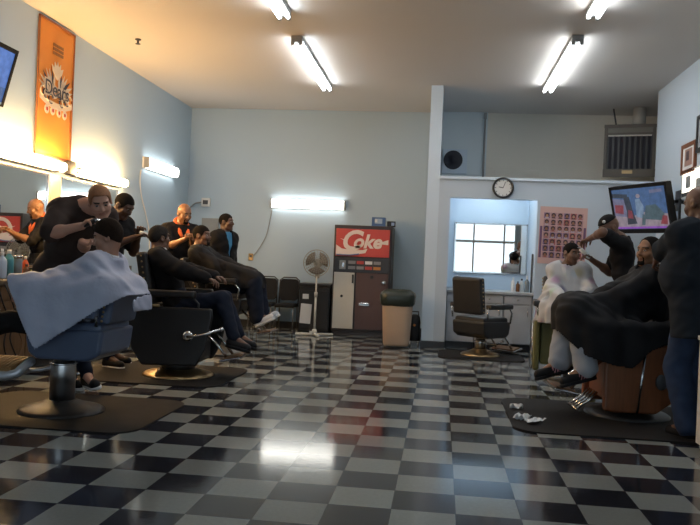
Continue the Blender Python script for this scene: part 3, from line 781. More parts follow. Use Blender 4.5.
# ---------------------------------------------------------------- televisions
def tv(label, c, n, w, h, roll, mats, art, arm_to):
    n = Vector(nrm(n)); rt = Vector((0, 0, 1)).cross(n).normalized(); up = n.cross(rt)
    rt, up = rt*math.cos(roll)+up*math.sin(roll), up*math.cos(roll)-rt*math.sin(roll)
    t = thing('television', label, 'television', c)
    P = lambda u, v, w_: tuple(rt*u+up*v+n*w_)
    bm = nb(); prism(bm, rrect(w, h, .015), -0.07, 0.0, P); prism(bm, rrect(w*.7, h*.7, .02), -0.11, -0.07, P); obj('casing', bm, M['bezel'], t)
    bz = .035
    bm = nb()
    for (u, v, a, b2) in ((0, h/2-bz/2, w, bz), (0, -h/2+bz*.7, w, bz*1.4), (-w/2+bz/2, 0, bz, h), (w/2-bz/2, 0, bz, h)):
        prism(bm, [(u-a/2, v-b2/2), (u+a/2, v-b2/2), (u+a/2, v+b2/2), (u-a/2, v+b2/2)], 0, .014, P)
    obj('bezel', bm, M['bezel'], t)
    bm = nb(); sw, sh = w-2*bz, h-2.4*bz
    prism(bm, [(-sw/2, -sh/2+.012), (sw/2, -sh/2+.012), (sw/2, sh/2), (-sw/2, sh/2)], 0, .003, P, 0)
    art(bm, P, sw, sh); obj('screen', bm, mats, t)
    bm = nb(); e = Vector(arm_to)-Vector(c); tube(bm, [Vector(P(0, 0, -.1)), e], .025, 10); ew = e
    bx(bm, ew+Vector((-.012 if e.x > 0 else .012, 0, 0)), (.024, .2, .25), .004); obj('wall_bracket', bm, M['black'], t)
    return t
def blob(bm, P, pts, w0, w1, mi): prism(bm, pts, w0, w1, P, mi)
def ov(cx, cy, rx, ry, n=14, rot=0): return [(cx+rx*math.cos(a)*math.cos(rot)-ry*math.sin(a)*math.sin(rot), cy+rx*math.cos(a)*math.sin(rot)+ry*math.sin(a)*math.cos(rot)) for a in np.linspace(0, 2*PI, n+1)[:-1]]
def art_game(bm, P, w, h):
    U = lambda u, v: ((u-.5)*w, (v-.5)*h+.006)
    def pl(l, mi, k): blob(bm, P, [U(*p) for p in l], .003, .0034+.0002*k, mi)
    pl([(0, 0.02), (1, 0.02), (1, .35), (.6, .42), (.3, .3), (0, .42)], 1, 0)           # pale pink field
    pl([(0, .35), (.26, .3), (.30, .72), (0, .78)], 2, 1)                               # lilac crowd
    pl([(.02, .42), (.18, .38), (.2, .6), (.03, .62)], 3, 2)                            # red shirt
    pl([(.23, .12), (.42, .14), (.37, .4), (.33, .8), (.22, .78), (.25, .45)], 4, 3)    # dark figure
    pl([(.26, .28), (.36, .26), (.35, .45), (.28, .48)], 3, 4)
    pl([(.0, .80), (.3, .76), (.3, .86), (0, .9)], 4, 2)
    pl([tuple(p) for p in ov(.50, .80, .04, .05)], 1, 3)
    pl([(.42, .30), (.55, .26), (.58, .55), (.52, .74), (.44, .72)], 5, 2)              # player in light blue
    pl([(.56, .24), (.90, .20), (.93, .36), (.80, .58), (.62, .56)], 6, 4)              # crouching player
    pl([(.50, .10), (.56, .10), (.60, .34), (.54, .36)], 6, 5); pl([(.84, .12), (.96, .10), (.97, .3), (.9, .32)], 3, 5)
    pl([(.72, .84), (.94, .86), (.94, .93), (.72, .92)], 2, 2)
    pl([(.0, .02), (1, .02), (1, .065), (0, .065)], 7, 6)
def art_blue(bm, P, w, h):
    blob(bm, P, [(-w/2, -h/2+.012), (w/2, -h/2+.012), (w/2, -h/6), (-w/2, -h/4)], .003, .0036, 1)
def E_(n, c, s):
    m = emit(n, c, s); nt = m.node_tree; N = nt.nodes; L = nt.links; b = N['Principled BSDF']
    tc = N.new('ShaderNodeTexCoord'); nz = N.new('ShaderNodeTexNoise'); nz.inputs['Scale'].default_value = 16; nz.inputs['Detail'].default_value = 5; L.new(tc.outputs['Object'], nz.inputs['Vector'])
    mx = N.new('ShaderNodeMix'); mx.data_type = 'RGBA'; mx.inputs[6].default_value = (*[x*.45 for x in c], 1); mx.inputs[7].default_value = (*[min(1, x*1.5+.02) for x in c], 1)
    L.new(nz.outputs['Fac'], mx.inputs[0]); L.new(mx.outputs[2], b.inputs['Emission Color']); return m
tvm = [E_('tv_blue', (.07, .15, .34), .36), E_('tv_pale', (.50, .40, .46), .30), E_('tv_lilac', (.26, .26, .42), .30), E_('tv_red', (.34, .05, .07), .35),
       E_('tv_dark', (.02, .025, .04), .5), E_('tv_sky', (.28, .40, .58), .32), E_('tv_slate', (.06, .10, .12), .5), E_('tv_violet', (.22, .05, .38), .6)]
a_, t_ = 1.172, 0.248
tv('flat screen television showing a ball game, tilted down from the right wall corner', (2.394, 9.8, 1.971), (-math.sin(a_)*math.cos(t_), -math.cos(a_)*math.cos(t_), -math.sin(t_)), 1.092, .604, -0.017, tvm, art_game, (XR, 9.95, 2.1))
c0 = at(18, 51, 7.2); c1 = at(1, 110, 7.2)
upv = Vector(c0-c1).normalized(); tt = math.atan2(upv.x, upv.z)
hh = (Vector(c0)-Vector(c1)).length
cc = (Vector(c0)+Vector(c1))/2-Vector((0, .50, 0))
tv('dark framed television with blue picture cut by the left edge of the photo', tuple(cc), (math.cos(tt), 0, -math.sin(tt)), 1.0, hh, 0, [E_('tv_left_blue', (.10, .22, .62), .55), E_('tv_left_dark', (.06, .16, .42), .5)], art_blue, (XL, cc.y, cc.z))
# ---------------------------------------------------------------- things on the right-hand walls
q = at(453, 160.5, 12.8); t = thing('loudspeaker', 'square white wall speaker with a round black cone above the ledge', 'speaker', (q[0], 12.8, q[2]))
bm = nb(); bx(bm, (.03, -.03, -.02), (.40, .06, .40), .01); obj('speaker_board', bm, M['wall_white'], t)
bm = nb(); lathe(bm, [(.155, .06), (.155, .075), (.135, .078), (.05, .066), (.045, .075), (.001, .08)], (0, 0, 0), 32, axis='Y')
bmesh.ops.transform(bm, matrix=Matrix.Scale(1, 4), verts=bm.verts)
for v_ in bm.verts: v_.co.y = -abs(v_.co.y)
obj('speaker_cone', bm, mat('speaker_cone', (0.015, 0.018, 0.03), 0.6), t)
q = at(484.5, 140, 12.75); bm = nb(); cyl(bm, (0, 0, -.62), (0, 0, .62), .016, seg=10); bx(bm, (0, 0, .57), (.05, .05, .1), .006)
o = obj('pipe', bm, M['grey']); o.location = (q[0], 12.75, 3.08); tag(o, 'thin vertical pipe running up the upper wall right of the round speaker', 'pipe')
q = at(503, 188, YP); t = thing('wall_clock', 'round black rimmed white wall clock above the mirror niche', 'clock', (q[0], YP, q[2]))
R_ = .133
bm = nb(); tube(bm, [(R_*math.cos(a), -.025, R_*math.sin(a)) for a in np.linspace(0, 2*PI, 41)[:-1]], .016, 10, closed=True); obj('rim', bm, M['black'], t)
bm = nb(); lathe(bm, [(R_, 0), (R_, .02)], (0, 0, 0), 40, axis='Y')
for v_ in bm.verts: v_.co.y = -abs(v_.co.y)
obj('dial', bm, M['white'], t)
bm = nb()
for k in range(12):
    a = k*PI/6; bx(bm, (.105*math.sin(a), -.022, .105*math.cos(a)), (.008, .004, .02), rot=Matrix.Rotation(a, 3, 'Y'))
obj('hour_mark', bm, M['black'], t)
for L_, w_, a in ((.06, .010, 4.9), (.09, .007, .35)):
    bm = nb(); bx(bm, (math.sin(a)*L_/2, -.026, math.cos(a)*L_/2), (w_, .003, L_), rot=Matrix.Rotation(a, 3, 'Y')); obj('hand', bm, M['black'], t)
# hairstyle poster
p0, p1 = at(540, 206.5, YP), at(585, 265.5, YP)
pw, ph = p1[0]-p0[0], p0[2]-p1[2]
t = thing('hairstyle_poster', 'pink poster with a grid of small haircut portraits beside the mirror niche', 'poster', ((p0[0]+p1[0])/2, YP-.002, (p0[2]+p1[2])/2))
t.rotation_euler = (0, math.radians(1.0), 0)
bm = nb(); bx(bm, (0, -.002, 0), (pw, .004, ph)); obj('sheet', bm, mat('poster_pink', (.60, .39, .36), .5, var=.05), t)
bm = nb(); rr = random.Random(5); cw, chh = pw*.84/6, ph*.80/7
for r in range(7):
    for c in range(6):
        x_, z_ = -pw*.42+cw*(c+.5), ph*.40-chh*(r+.5)
        P = lambda u, v, w: (x_+u, -.0045-w, z_+v)
        prism(bm, [(-cw*.46, -chh*.45), (cw*.46, -chh*.45), (cw*.46, chh*.45), (-cw*.46, chh*.45)], 0, .0006, P, rr.choice((0, 0, 1, 2)))
        prism(bm, ov(0, chh*.08, cw*.33, chh*.33), .0006, .0012, P, 3)
        prism(bm, ov(0, -.03*chh, cw*.20, chh*.24), .0012, .0018, P, rr.choice((4, 4, 5)))
        prism(bm, [(-cw*.33, -chh*.41), (cw*.33, -chh*.41), (cw*.16, -chh*.2), (-cw*.16, -chh*.2)], .0012, .0016, P, rr.choice((3, 6, 2)))
obj('portrait', bm, [mat('po1', (.42, .24, .26), .5), mat('po2', (.24, .15, .26), .5), mat('po3', (.36, .10, .10), .5), mat('po4', (.05, .03, .035), .5), mat('po5', (.28, .13, .08), .5), mat('po6', (.45, .24, .16), .5), mat('po7', (.5, .45, .5), .5)], t)
for s in (-1, 1):
    bm = nb(); bx(bm, (s*pw*.46, -.005, -.12*ph), (pw*.05, .002, ph*.55)); obj('side_stripe', bm, mat('poster_purple', (.16, .08, .16), .5), t)

# gas heater standing on the ledge
t = thing('unit_heater', 'brown louvred gas heater hung from the ceiling above the ledge', 'heater', tuple(at(628.5, 179, 12.2)), math.radians(-14))
W_, D_, H_ = .72, .45, .79
HZ_ = ZC-float(at(630.5, 178.5, 12.2)[2])
bm = nb(); bx(bm, (0, 0, H_/2+.03), (W_, D_, H_-.06), .012); obj('cabinet_body', bm, mat('heater_body', (.08, .07, .055), .5), t)
bm = nb()
for (x_, z_, a, b2) in ((0, H_-.02, W_+.02, .05), (0, .06, W_+.02, .12), (-W_/2+.015, H_/2, .04, H_-.04), (W_/2-.015, H_/2, .04, H_-.04), (0, .655, W_-.04, .03)): bx(bm, (x_, -D_/2-.012, z_), (a, .03, b2), .004)
obj('front_frame', bm, mat('heater_frame', (.085, .075, .06), .5), t)
bm = nb(); bx(bm, (0, -D_/2-.004, .38), (W_-.08, .01, .52)); bx(bm, (0, -D_/2-.004, .73), (W_-.08, .01, .12), mi=1); obj('grille_back', bm, [M['black'], mat('heater_panel', (.15, .14, .12), .45)], t)
for k in range(8):
    bm = nb(); bx(bm, (-.275+.0785*k, -D_/2-.018, .38), (.055, .008, .51), .002, rot=Matrix.Rotation(.5, 3, 'Z')); obj('louver', bm, mat('louver', (.045, .045, .055), .4) if k == 0 else bpy.data.materials['louver'], t)
bm = nb(); bx(bm, (0, -D_/2-.028, .625), (W_-.10, .012, .022), .003); obj('light_strip', bm, M['cream'], t)
bm = nb(); bx(bm, (-.02, -D_/2-.030, .075), (.15, .006, .05), .002); obj('badge', bm, M['brass'], t)
bm = nb(); cyl(bm, (.12, .05, H_-.02), (.12, .05, HZ_), .095, seg=24); tube(bm, [(.12+.1*math.cos(a), .05+.1*math.sin(a), H_+.02) for a in np.linspace(0, 2*PI, 25)[:-1]], .012, 8, closed=True); obj('flue', bm, mat('flue_metal', (.42, .41, .38), .5), t)
bm = nb(); cyl(bm, (-.20, .05, H_-.03), (-.26, .05, HZ_), .012, seg=8); obj('hanger_rod', bm, M['darkgrey'], t)

# the right wall: framed pictures, a lit panel, a narrow mirror
def wframe(name, px0, px1, py0, py1, label, cat, border, fm, inner, grp=None):
    a, b2 = atx(px0, (py0+py1)/2, XR), atx(px1, (py0+py1)/2, XR)
    z1, z0 = atx((px0+px1)/2, py0, XR)[2], atx((px0+px1)/2, py1, XR)[2]
    yc, w, h = (a[1]+b2[1])/2, abs(a[1]-b2[1]), z1-z0
    t = thing(name, label, cat, (XR, yc, (z0+z1)/2), 0, grp)
    bm = nb()
    for s in (-1, 1): bx(bm, (-.014, s*(w/2-border/2), 0), (.028, border, h), .003); bx(bm, (-.014, 0, s*(h/2-border/2)), (.028, w-2*border, border), .003)
    obj('frame', bm, fm, t)
    bm = nb(); bx(bm, (-.008, 0, 0), (.016, w-border, h-border)); inner(bm, w, h, t)
    return t
def pic_inner(cols):
    def fn(bm, w, h, t):
        obj('mount', bm, cols[0], t); bm = nb(); rr = random.Random(len(cols))
        bx(bm, (-.0175, 0, .01), (.003, w*.5, h*.55), mi=0); bx(bm, (-.0195, w*.04, .03), (.002, w*.2, h*.3), mi=1); obj('picture', bm, cols[1:], t)
    return fn
wframe('picture_frame', 683, 697, 143, 173, 'wooden picture frame highest on the right wall above the bright panel', 'picture frame', .05, M['wood'], pic_inner([M['paper'], mat('pic_a', (.35, .22, .18), .5), mat('pic_b', (.08, .05, .06), .5)]))
wframe('picture_frame', 698.5, 712, 113, 150, 'dark picture frame cut by the right edge near the ceiling', 'picture frame', .05, M['black'], pic_inner([mat('pic_d', (.3, .34, .38), .5), mat('pic_e', (.2, .2, .22), .5), M['black']]))
def lit(bm, w, h, t):
    obj('glowing_panel', bm, emit('lit_panel', (1, .92, .72), 2.2), t)
    bm = nb(); bx(bm, (-.02, w*.22, .02), (.006, w*.22, h*.45), .002); bx(bm, (-.02, -w*.25, -.03), (.006, w*.2, h*.35), .002); obj('card', bm, M['grey'], t)
wframe('lit_wall_panel', 684, 706, 168, 196, 'bright lit panel with small grey cards on the right wall above the barber in blue', 'light panel', .02, M['white'], lit)
def mir(bm, w, h, t): obj('glass', bm, M['mirror'], t)
wframe('wall_mirror', 680, 712, 190, 244, 'dark framed wall mirror behind the head of the barber in dark blue shirt', 'mirror', .05, M['black'], mir)

# ---------------------------------------------------------------- mirror niche
bm = nb(); bx(bm, ((NX0+NX1)/2, 11.35, 2.32), (.9, .12, .06), .01)
o = obj('lamp_housing', bm, M['white']); o.name = 'niche_light'; tag(o, 'white strip light tucked behind the head of the mirror niche', 'strip light')
bm = nb(); cyl(bm, (NX0+.2, 11.35, 2.275), (NX1-.2, 11.35, 2.275), .018, seg=12); obj('tube', bm, emit('niche_tube', (.80, .93, 1.0), 34), o)
a, b_ = at(455.5, 223, 12.02), at(527, 274.5, 12.02)
t = thing('wall_mirror', 'wide mirror in the niche reflecting the bright shop windows', 'mirror', ((a[0]+b_[0])/2-.01, 12.02, (a[2]+b_[2])/2))
w_, h_ = b_[0]-a[0]-.03, a[2]-b_[2]
bm = nb(); bx(bm, (0, -.012, 0), (w_, .012, h_)); obj('glass', bm, M['mirror'], t)
bm = nb()
for s in (-1, 1): bx(bm, (s*w_/2, -.012, 0), (.02, .024, h_+.03)); bx(bm, (0, -.012, s*h_/2), (w_, .024, .02))
obj('frame', bm, M['chrome'], t)
ZCN = .84
bm = nb(); bx(bm, ((NX0+NX1)/2, 11.52, ZCN-.02), (NX1-NX0-.004, .98, .04), .006); o = obj('worktop', bm, mat('worktop_grey', (.42, .45, .48), .35)); tag(o, 'grey worktop along the bottom of the mirror niche', 'worktop')
xs_ = [NX0+.005, .50, .90, NX1-.005]
labs = ['pale cabinet under the niche worktop, behind the black chair back', 'pale cabinet under the niche worktop, middle of the three', 'pale cabinet under the niche worktop with bottles above it']
for i in range(3):
    x0, x1 = xs_[i], xs_[i+1]; t = thing('base_cabinet', labs[i], 'cabinet', ((x0+x1)/2, 11.08, 0), 0, 'base cabinets in the niche')
    w_ = x1-x0-.006
    bm = nb(); bx(bm, (0, .25, .45), (w_, .5, .70)); bx(bm, (0, .28, .05), (w_, .44, .1), mi=1); obj('carcass', bm, [mat('cab_grey', (.36, .38, .41), .45), M['baseboard']], t)
    bm = nb(); bx(bm, (0, -.009, .38), (w_-.012, .018, .54), .004); d_ = obj('door', bm, mat('cab_door', (.40, .42, .45), .4), t)
    bm = nb(); tube(bm, [(w_*.36, -.018, .50), (w_*.36, -.045, .51), (w_*.36, -.045, .60), (w_*.36, -.018, .61)], .006, 8); obj('handle', bm, M['chrome'], d_)
    bm = nb(); bx(bm, (0, -.009, .73), (w_-.012, .018, .12), .004); d_ = obj('drawer', bm, bpy.data.materials['cab_door'], t)
    bm = nb(); ball(bm, (0, -.03, .73), .014); obj('knob', bm, M['chrome'], d_)
def bottle(name, label, loc, r, h, m, capm, neck=.35, group=None, kind='bottle', shoulder=.72):
    t = thing(name, label, kind, loc, 0, group)
    bm = nb(); lathe(bm, [(r*.92, 0), (r, .006), (r, h*shoulder*.9), (r*.9, h*shoulder), (r*neck, h*.86), (r*neck, h*.88)], (0, 0, 0), 20); obj('body', bm, m, t)
    bm = nb(); lathe(bm, [(r*neck*1.25, h*.87), (r*neck*1.25, h), (r*neck*1.0, h*1.005)], (0, 0, 0), 16); obj('cap', bm, capm, t)
    return t
def spray(name, label, loc, r, h, m, capm, group=None, rz=0):
    t = bottle(name, label, loc, r, h*.82, m, capm, .3, group, 'spray bottle'); t.rotation_euler = (0, 0, rz)
    bm = nb(); bx(bm, (0, .01, h*.88), (r*.55, r*1.6, h*.09), .006); bx(bm, (0, .01+r*.85, h*.79), (r*.22, r*.2, h*.14), .003); obj('trigger', bm, capm, t)
    return t
teal = mat('teal_plastic', (.06, .23, .27), .35); red_o = mat('orange_red_plastic', (.62, .10, .03), .35); olive = mat('olive_tub', (.30, .26, .06), .4); clearg = mat('smoky_jar', (.20, .24, .27), .15); amber = mat('amber_bottle', (.16, .06, .02), .25); blueb = mat('blue_barbicide', (.05, .16, .42), .15)
gl = 'grooming bottles on the niche worktop'
bottle('lotion_bottle', 'tall white bottle on the niche worktop, nearest the mirror middle', (1.045, 11.34, ZCN), .03, .20, M['white'], M['white'], group=gl)
bottle('lotion_bottle', 'short dark bottle on the niche worktop between two white ones', (1.11, 11.30, ZCN), .028, .15, amber, M['black'], group=gl)
bottle('lotion_bottle', 'white bottle with black cap on the niche worktop, right side', (1.17, 11.36, ZCN), .03, .19, M['white'], M['black'], group=gl)
spray('spray_bottle', 'pale spray bottle at the right end of the niche worktop', (1.235, 11.28, ZCN), .034, .26, clearg, M['white'], gl)
bottle('disinfectant_jar', 'blue jar at the left end of the niche worktop', (.24, 11.35, ZCN), .045, .2, blueb, M['chrome'], .8, gl, 'jar', .85)
t = thing('towel_holder', 'tall dark rod leaning at the right jamb of the niche', 'rod', (1.275, 11.12, ZCN)); bm = nb(); cyl(bm, (0, 0, 0), (0.01, .05, .55), .014); obj('shaft', bm, M['darkgrey'], t)

# ---------------------------------------------------------------- drinks machine and its neighbours by the back wall
a, b_ = at(331.5, 300, 12.22), at(389.5, 300, 12.22)
MX, MW, MH = (a[0]+b_[0])/2, b_[0]-a[0], 1.76
t = thing('drinks_machine', 'old drinks vending machine with red sign and brown door by the back wall', 'vending machine', (MX, 12.22, 0))
dk = mat('machine_dark', (.035, .028, .030), .4)
bm = nb(); bx(bm, (0, .33, MH/2+.03), (MW, .62, MH-.06), .01); bx(bm, (0, .33, .035), (MW-.06, .56, .07)); obj('housing', bm, dk, t)
fy = -.001
bm = nb(); z0, z1 = MH-.50, MH-.06; bx(bm, (0, fy+.005, (z0+z1)/2), (MW-.07, .03, z1-z0), .006); sg = obj('sign_panel', bm, mat('machine_red', (.52, .06, .045), .35), t)
P = lambda u, v, w: (u, fy-.011-w, (z0+z1)/2+v)
bm = nb(); hw = (MW-.07)/2
# white ribbon sweeping under and through the word
top_ = [(-hw+.005, -.04), (-hw+.10, -.10), (-.18, -.12), (.0, -.115), (.08, -.09)]; bot_ = [(.05, -.16), (-.08, -.185), (-.2, -.195), (-hw+.005, -.20)]
prism(bm, top_+bot_, 0, .003, P)
prism(bm, [(.20, -.02), (hw-.14, .02), (hw-.02, .06), (hw-.02, -.02), (hw-.14, -.01), (.2, -.045)], 0, .003, P)
prism(bm, [(-hw+.06, .06), (-hw+.14, .03), (-hw+.16, .07), (-hw+.12, .05)], 0, .003, P)
text_bm(bm, 'C', lambda u, v, w: P(u-.20, v+.02, w+.004), .44, .002, 0, .25, .012)
text_bm(bm, 'oke', lambda u, v, w: P(u+.07, v+.015, w+.004), .30, .002, 0, .25, .010)
obj('sign_lettering', bm, mat('sign_white', (.78, .66, .60), .4), sg)
bm = nb(); tube(bm, [P(*p, .006) for p in ((-hw+.01, -.20), (-.2, -.2), (-.05, -.18))], .012, 6); obj('sign_stripe', bm, mat('sign_blue', (.15, .17, .35), .4), sg)
# selection strip
z2 = MH-.52; bm = nb(); bx(bm, (0, fy+.005, z2-.12), (MW-.06, .024, .22), .004); st = obj('control_strip', bm, mat('strip_dark', (.03, .03, .035), .35), t)
rr = random.Random(2)
bcols = [mat('btn_red', (.45, .05, .04), .4), M['paper'], mat('btn_orange', (.55, .22, .05), .4), mat('btn_grey', (.25, .25, .26), .4)]
for r in range(2):
    for k in range(4):
        bm = nb(); bx(bm, (-.16+.135*k, fy-.012, z2-.075-.085*r), (.115, .014, .05), .003); obj('selection_button', bm, bcols[[3, 1, 3, 3, 3, 3, 0, 2][r*4+k]] if r else bcols[[3, 0, 1, 3][k]], st)
bm = nb(); bx(bm, (-.31, fy-.012, z2-.12), (.10, .014, .14), .004); bx(bm, (-.30, fy-.024, z2-.12), (.035, .01, .08), .003, mi=1); obj('coin_slot', bm, [M['grey'], M['chrome']], st)
z3 = z2-.24
bm = nb(); bx(bm, (-MW/2+.19, fy+.004, (.10+z3)/2), (.33, .03, z3-.10), .005); dl = obj('service_door', bm, M['cream'], t)
bm = nb(); bx(bm, (-MW/2+.33, fy-.015, z3-.10), (.03, .012, .14), .003); ball(bm, (-MW/2+.16, fy-.012, z3*.62), .022, mi=0); obj('door_lock', bm, M['black'], dl)
bm = nb(); bx(bm, (.175, fy+.004, (.10+z3)/2), (MW-.42, .03, z3-.10), .005); dr = obj('dispensing_door', bm, M['brown'], t)
bm = nb(); bx(bm, (.06, fy-.02, z3*.50), (.17, .03, .05), .01); bx(bm, (.06, fy-.03, z3*.50+.012), (.14, .02, .012), .002, mi=1); obj('bottle_tray', bm, [M['chrome'], M['black']], dr)
bm = nb(); lathe(bm, [(.04, 0), (.042, .012), (.02, .02), (.012, .035)], (.36, fy-.01, z3*.86), 20, axis='Y'); 
for v_ in bm.verts: v_.co.y = 2*(fy-.01)-v_.co.y if v_.co.y > fy-.01 else v_.co.y
obj('coin_return', bm, M['chrome'], dr)
bm = nb(); bx(bm, (.17, fy-.014, z3-.06), (.05, .01, .05), .003); obj('badge', bm, M['black'], dr)
# boxes on top
q = at(379, 222, 12.45)
t = thing('soda_carton', 'blue and white carton on top of the drinks machine', 'carton', (q[0], 12.45, MH)); bm = nb(); bx(bm, (0, 0, .075), (.22, .18, .145), .004); obj('carton_body', bm, mat('carton_blue', (.06, .13, .30), .4), t)
bm = nb(); bx(bm, (0, -.0915, .085), (.12, .003, .08)); bx(bm, (-.04, -.093, .09), (.04, .003, .05), mi=1); obj('carton_print', bm, [mat('carton_pale', (.35, .45, .6), .4), M['paper']], t)
t = thing('flat_box', 'small dark box beside the blue carton on the machine top', 'box', (q[0]+.20, 12.42, MH), .2); bm = nb(); bx(bm, (0, 0, .045), (.13, .12, .09), .004, mi=0); bx(bm, (.02, -.0615, .045), (.05, .003, .05), mi=1); obj('box_body', bm, [M['black'], mat('lightblue', (.3, .4, .6), .4)], t)

# beige bin with a bag over its rim
bq = onfloor(397, 347.5); bq = np.array([-.585, 10.86, 0])
t = thing('trash_bin', 'tall beige trash bin with dark bag pulled over its rim', 'bin', tuple(bq))
bm = nb(); n = 20
prof = [(.175, 0.02), (.185, .05), (.215, .60), (.23, .66)]
def sq(r, z, e=.55):
    out = []
    for k in range(40):
        a = 2*PI*k/40; c, s = math.cos(a), math.sin(a); out.append((math.copysign(abs(c)**e, c)*r, math.copysign(abs(s)**e, s)*r*.85, z))
    return out
def loft(bm, rings, mi=0, cap0=True, cap1=True):
    R = [[bm.verts.new(p) for p in r] for r in rings]
    for A, B in zip(R, R[1:]):
        for k in range(len(A)):
            f = bm.faces.new((A[k], A[(k+1) % len(A)], B[(k+1) % len(A)], B[k])); f.smooth = True; f.material_index = mi
    if cap0: bm.faces.new(R[0][::-1]).material_index = mi
    if cap1: bm.faces.new(R[-1]).material_index = mi
loft(bm, [sq(r, z) for r, z in prof]); obj('bin_body', bm, M['tan'], t)
bm = nb(); rr = random.Random(9)
def wob(r, z, am): return [(x*(1+am*math.sin(k*1.9)+am*rr.uniform(-.6, .6)), y*(1+am*math.sin(k*1.9)), zz+am*.25*math.sin(k*2.7)) for k, (x, y, zz) in enumerate(sq(r, z))]
loft(bm, [wob(.222, .585, .02), wob(.24, .61, .025), wob(.245, .67, .02), wob(.25, .72, .015), wob(.235, .765, .02), wob(.18, .80, .03), wob(.06, .81, .02)]); obj('bin_bag', bm, M['bag'], t)
# wheeled canister behind it
t = thing('shop_vacuum', 'dark wheeled canister between the beige bin and the white pillar', 'vacuum', (-.345, 11.18, 0))
bm = nb(); lathe(bm, [(.08, .07), (.085, .09), (.08, .30), (.085, .32), (.07, .42), (.03, .45)], (0, 0, 0), 20); obj('canister', bm, M['black'], t)
bm = nb(); tube(bm, [(-.05, 0, .43), (-.05, 0, .49), (.05, 0, .49), (.05, 0, .43)], .010, 8); obj('handle', bm, M['darkgrey'], t)
bm = nb(); lathe(bm, [(.018, .08), (.018, .10)], (0, 0, .30), 14, axis='Y')
for v_ in bm.verts: v_.co.y = -abs(v_.co.y)
obj('switch_button', bm, mat('orange_dot', (.7, .22, .03), .4), t)
for k in range(4):
    a = PI/4+k*PI/2; bm = nb(); lathe(bm, [(.02, -.012), (.024, 0), (.02, .012)], (.085*math.cos(a), .085*math.sin(a), .026), 14, axis='X'); cyl(bm, (.08*math.cos(a), .08*math.sin(a), .03), (.07*math.cos(a), .07*math.sin(a), .08), .007, seg=8); obj('caster', bm, M['steel'], t)

# pedestal fan
fq = onfloor(314, 335.5); fx, fyy = float(fq[0]), 11.85
t = thing('pedestal_fan', 'white pedestal fan standing between black cabinet and drinks machine', 'fan', (fx, fyy, 0), 0)
fanw = mat('fan_plastic', (.30, .29, .26), .45)
bm = nb()
for a in (0.35, 0.35+PI/2): bx(bm, (0, 0, .022), (.60, .05, .035), .012, rot=Matrix.Rotation(a, 3, 'Z'))
lathe(bm, [(.05, .03), (.045, .06), (.03, .10)], (0, 0, 0), 16); obj('cross_base', bm, M['cream'], t)
bm = nb(); cyl(bm, (0, 0, .08), (0, 0, .62), .017); cyl(bm, (0, 0, .55), (0, 0, .92), .012); lathe(bm, [(.026, .60), (.026, .67), (.02, .68)], (0, 0, 0), 14); obj('pole', bm, M['cream'], t)
hz = 1.13
bm = nb(); bx(bm, (0, .06, .95), (.06, .10, .12), .015); ball(bm, (0, .09, hz), .075, sc=(1, 1.3, 1)); obj('motor', bm, fanw, t)
bm = nb(); 
for r in np.linspace(.05, .205, 6): tube(bm, [(r*math.cos(a), -.075+.25*(r-.05)**1.3, hz+r*math.sin(a)) for a in np.linspace(0, 2*PI, 31)[:-1]], .0025 if r < .2 else .007, 6, closed=True)
for k in range(24):
    a = 2*PI*k/24; tube(bm, [(.03*math.cos(a), -.078, hz+.03*math.sin(a)), (.13*math.cos(a), -.065, hz+.13*math.sin(a)), (.205*math.cos(a), -.02, hz+.205*math.sin(a)), (.19*math.cos(a), .03, hz+.19*math.sin(a)), (.06*math.cos(a), .05, hz+.06*math.sin(a))], .0022, 5)
lathe(bm, [(.035, .075), (.035, .082)], (0, 0, hz), 16, axis='Y')
for v_ in bm.verts: pass
obj('cage', bm, fanw, t)
for k in range(3):
    bm = nb(); a0 = k*2*PI/3+.5; g = []
    for i in range(6):
        r = .03+.15*i/5; w = .40+1.25*math.sin(min(1, i/4)*PI/2); row = []
        for j in range(5):
            a = a0+w*(j/4-.5); row.append(bm.verts.new((r*math.cos(a), -.015+.03*(j/4-.5), hz+r*math.sin(a))))
        g.append(row)
    for i in range(5):
        for j in range(4): f = bm.faces.new((g[i][j], g[i+1][j], g[i+1][j+1], g[i][j+1])); f.smooth = True
    o = obj('blade', bm, mat('fan_blade', (.16, .14, .12), .4) if k == 0 else bpy.data.materials['fan_blade'], t); md = o.modifiers.new('t', 'SOLIDIFY'); md.thickness = .004
# black cabinet with papers
a, b_ = at(298.5, 310, 12.35), at(329.5, 310, 12.35)
t = thing('black_cabinet', 'black cabinet with white papers on its front between chairs and fan', 'cabinet', ((a[0]+b_[0])/2, 12.35, 0)); w_ = b_[0]-a[0]
bm = nb(); bx(bm, (0, .22, .38), (w_, .44, .74), .02); obj('cabinet_body', bm, M['black'], t)
bm = nb(); bx(bm, (0, .21, .77), (w_+.03, .48, .05), .015); obj('lid', bm, M['vinyl'], t)
bm = nb(); bx(bm, (0, -.008, .37), (w_-.06, .016, .62), .006); obj('front_door', bm, M['black'], t)
bm = nb(); bx(bm, (-w_*.28, -.019, .58), (.10, .004, .08)); obj('label_sticker', bm, M['paper'], t)
bm = nb(); bx(bm, (-w_*.26, -.02, .30), (.18, .004, .32), rot=Matrix.Rotation(.06, 3, 'Y')); obj('paper_sheet', bm, M['paper'], t)

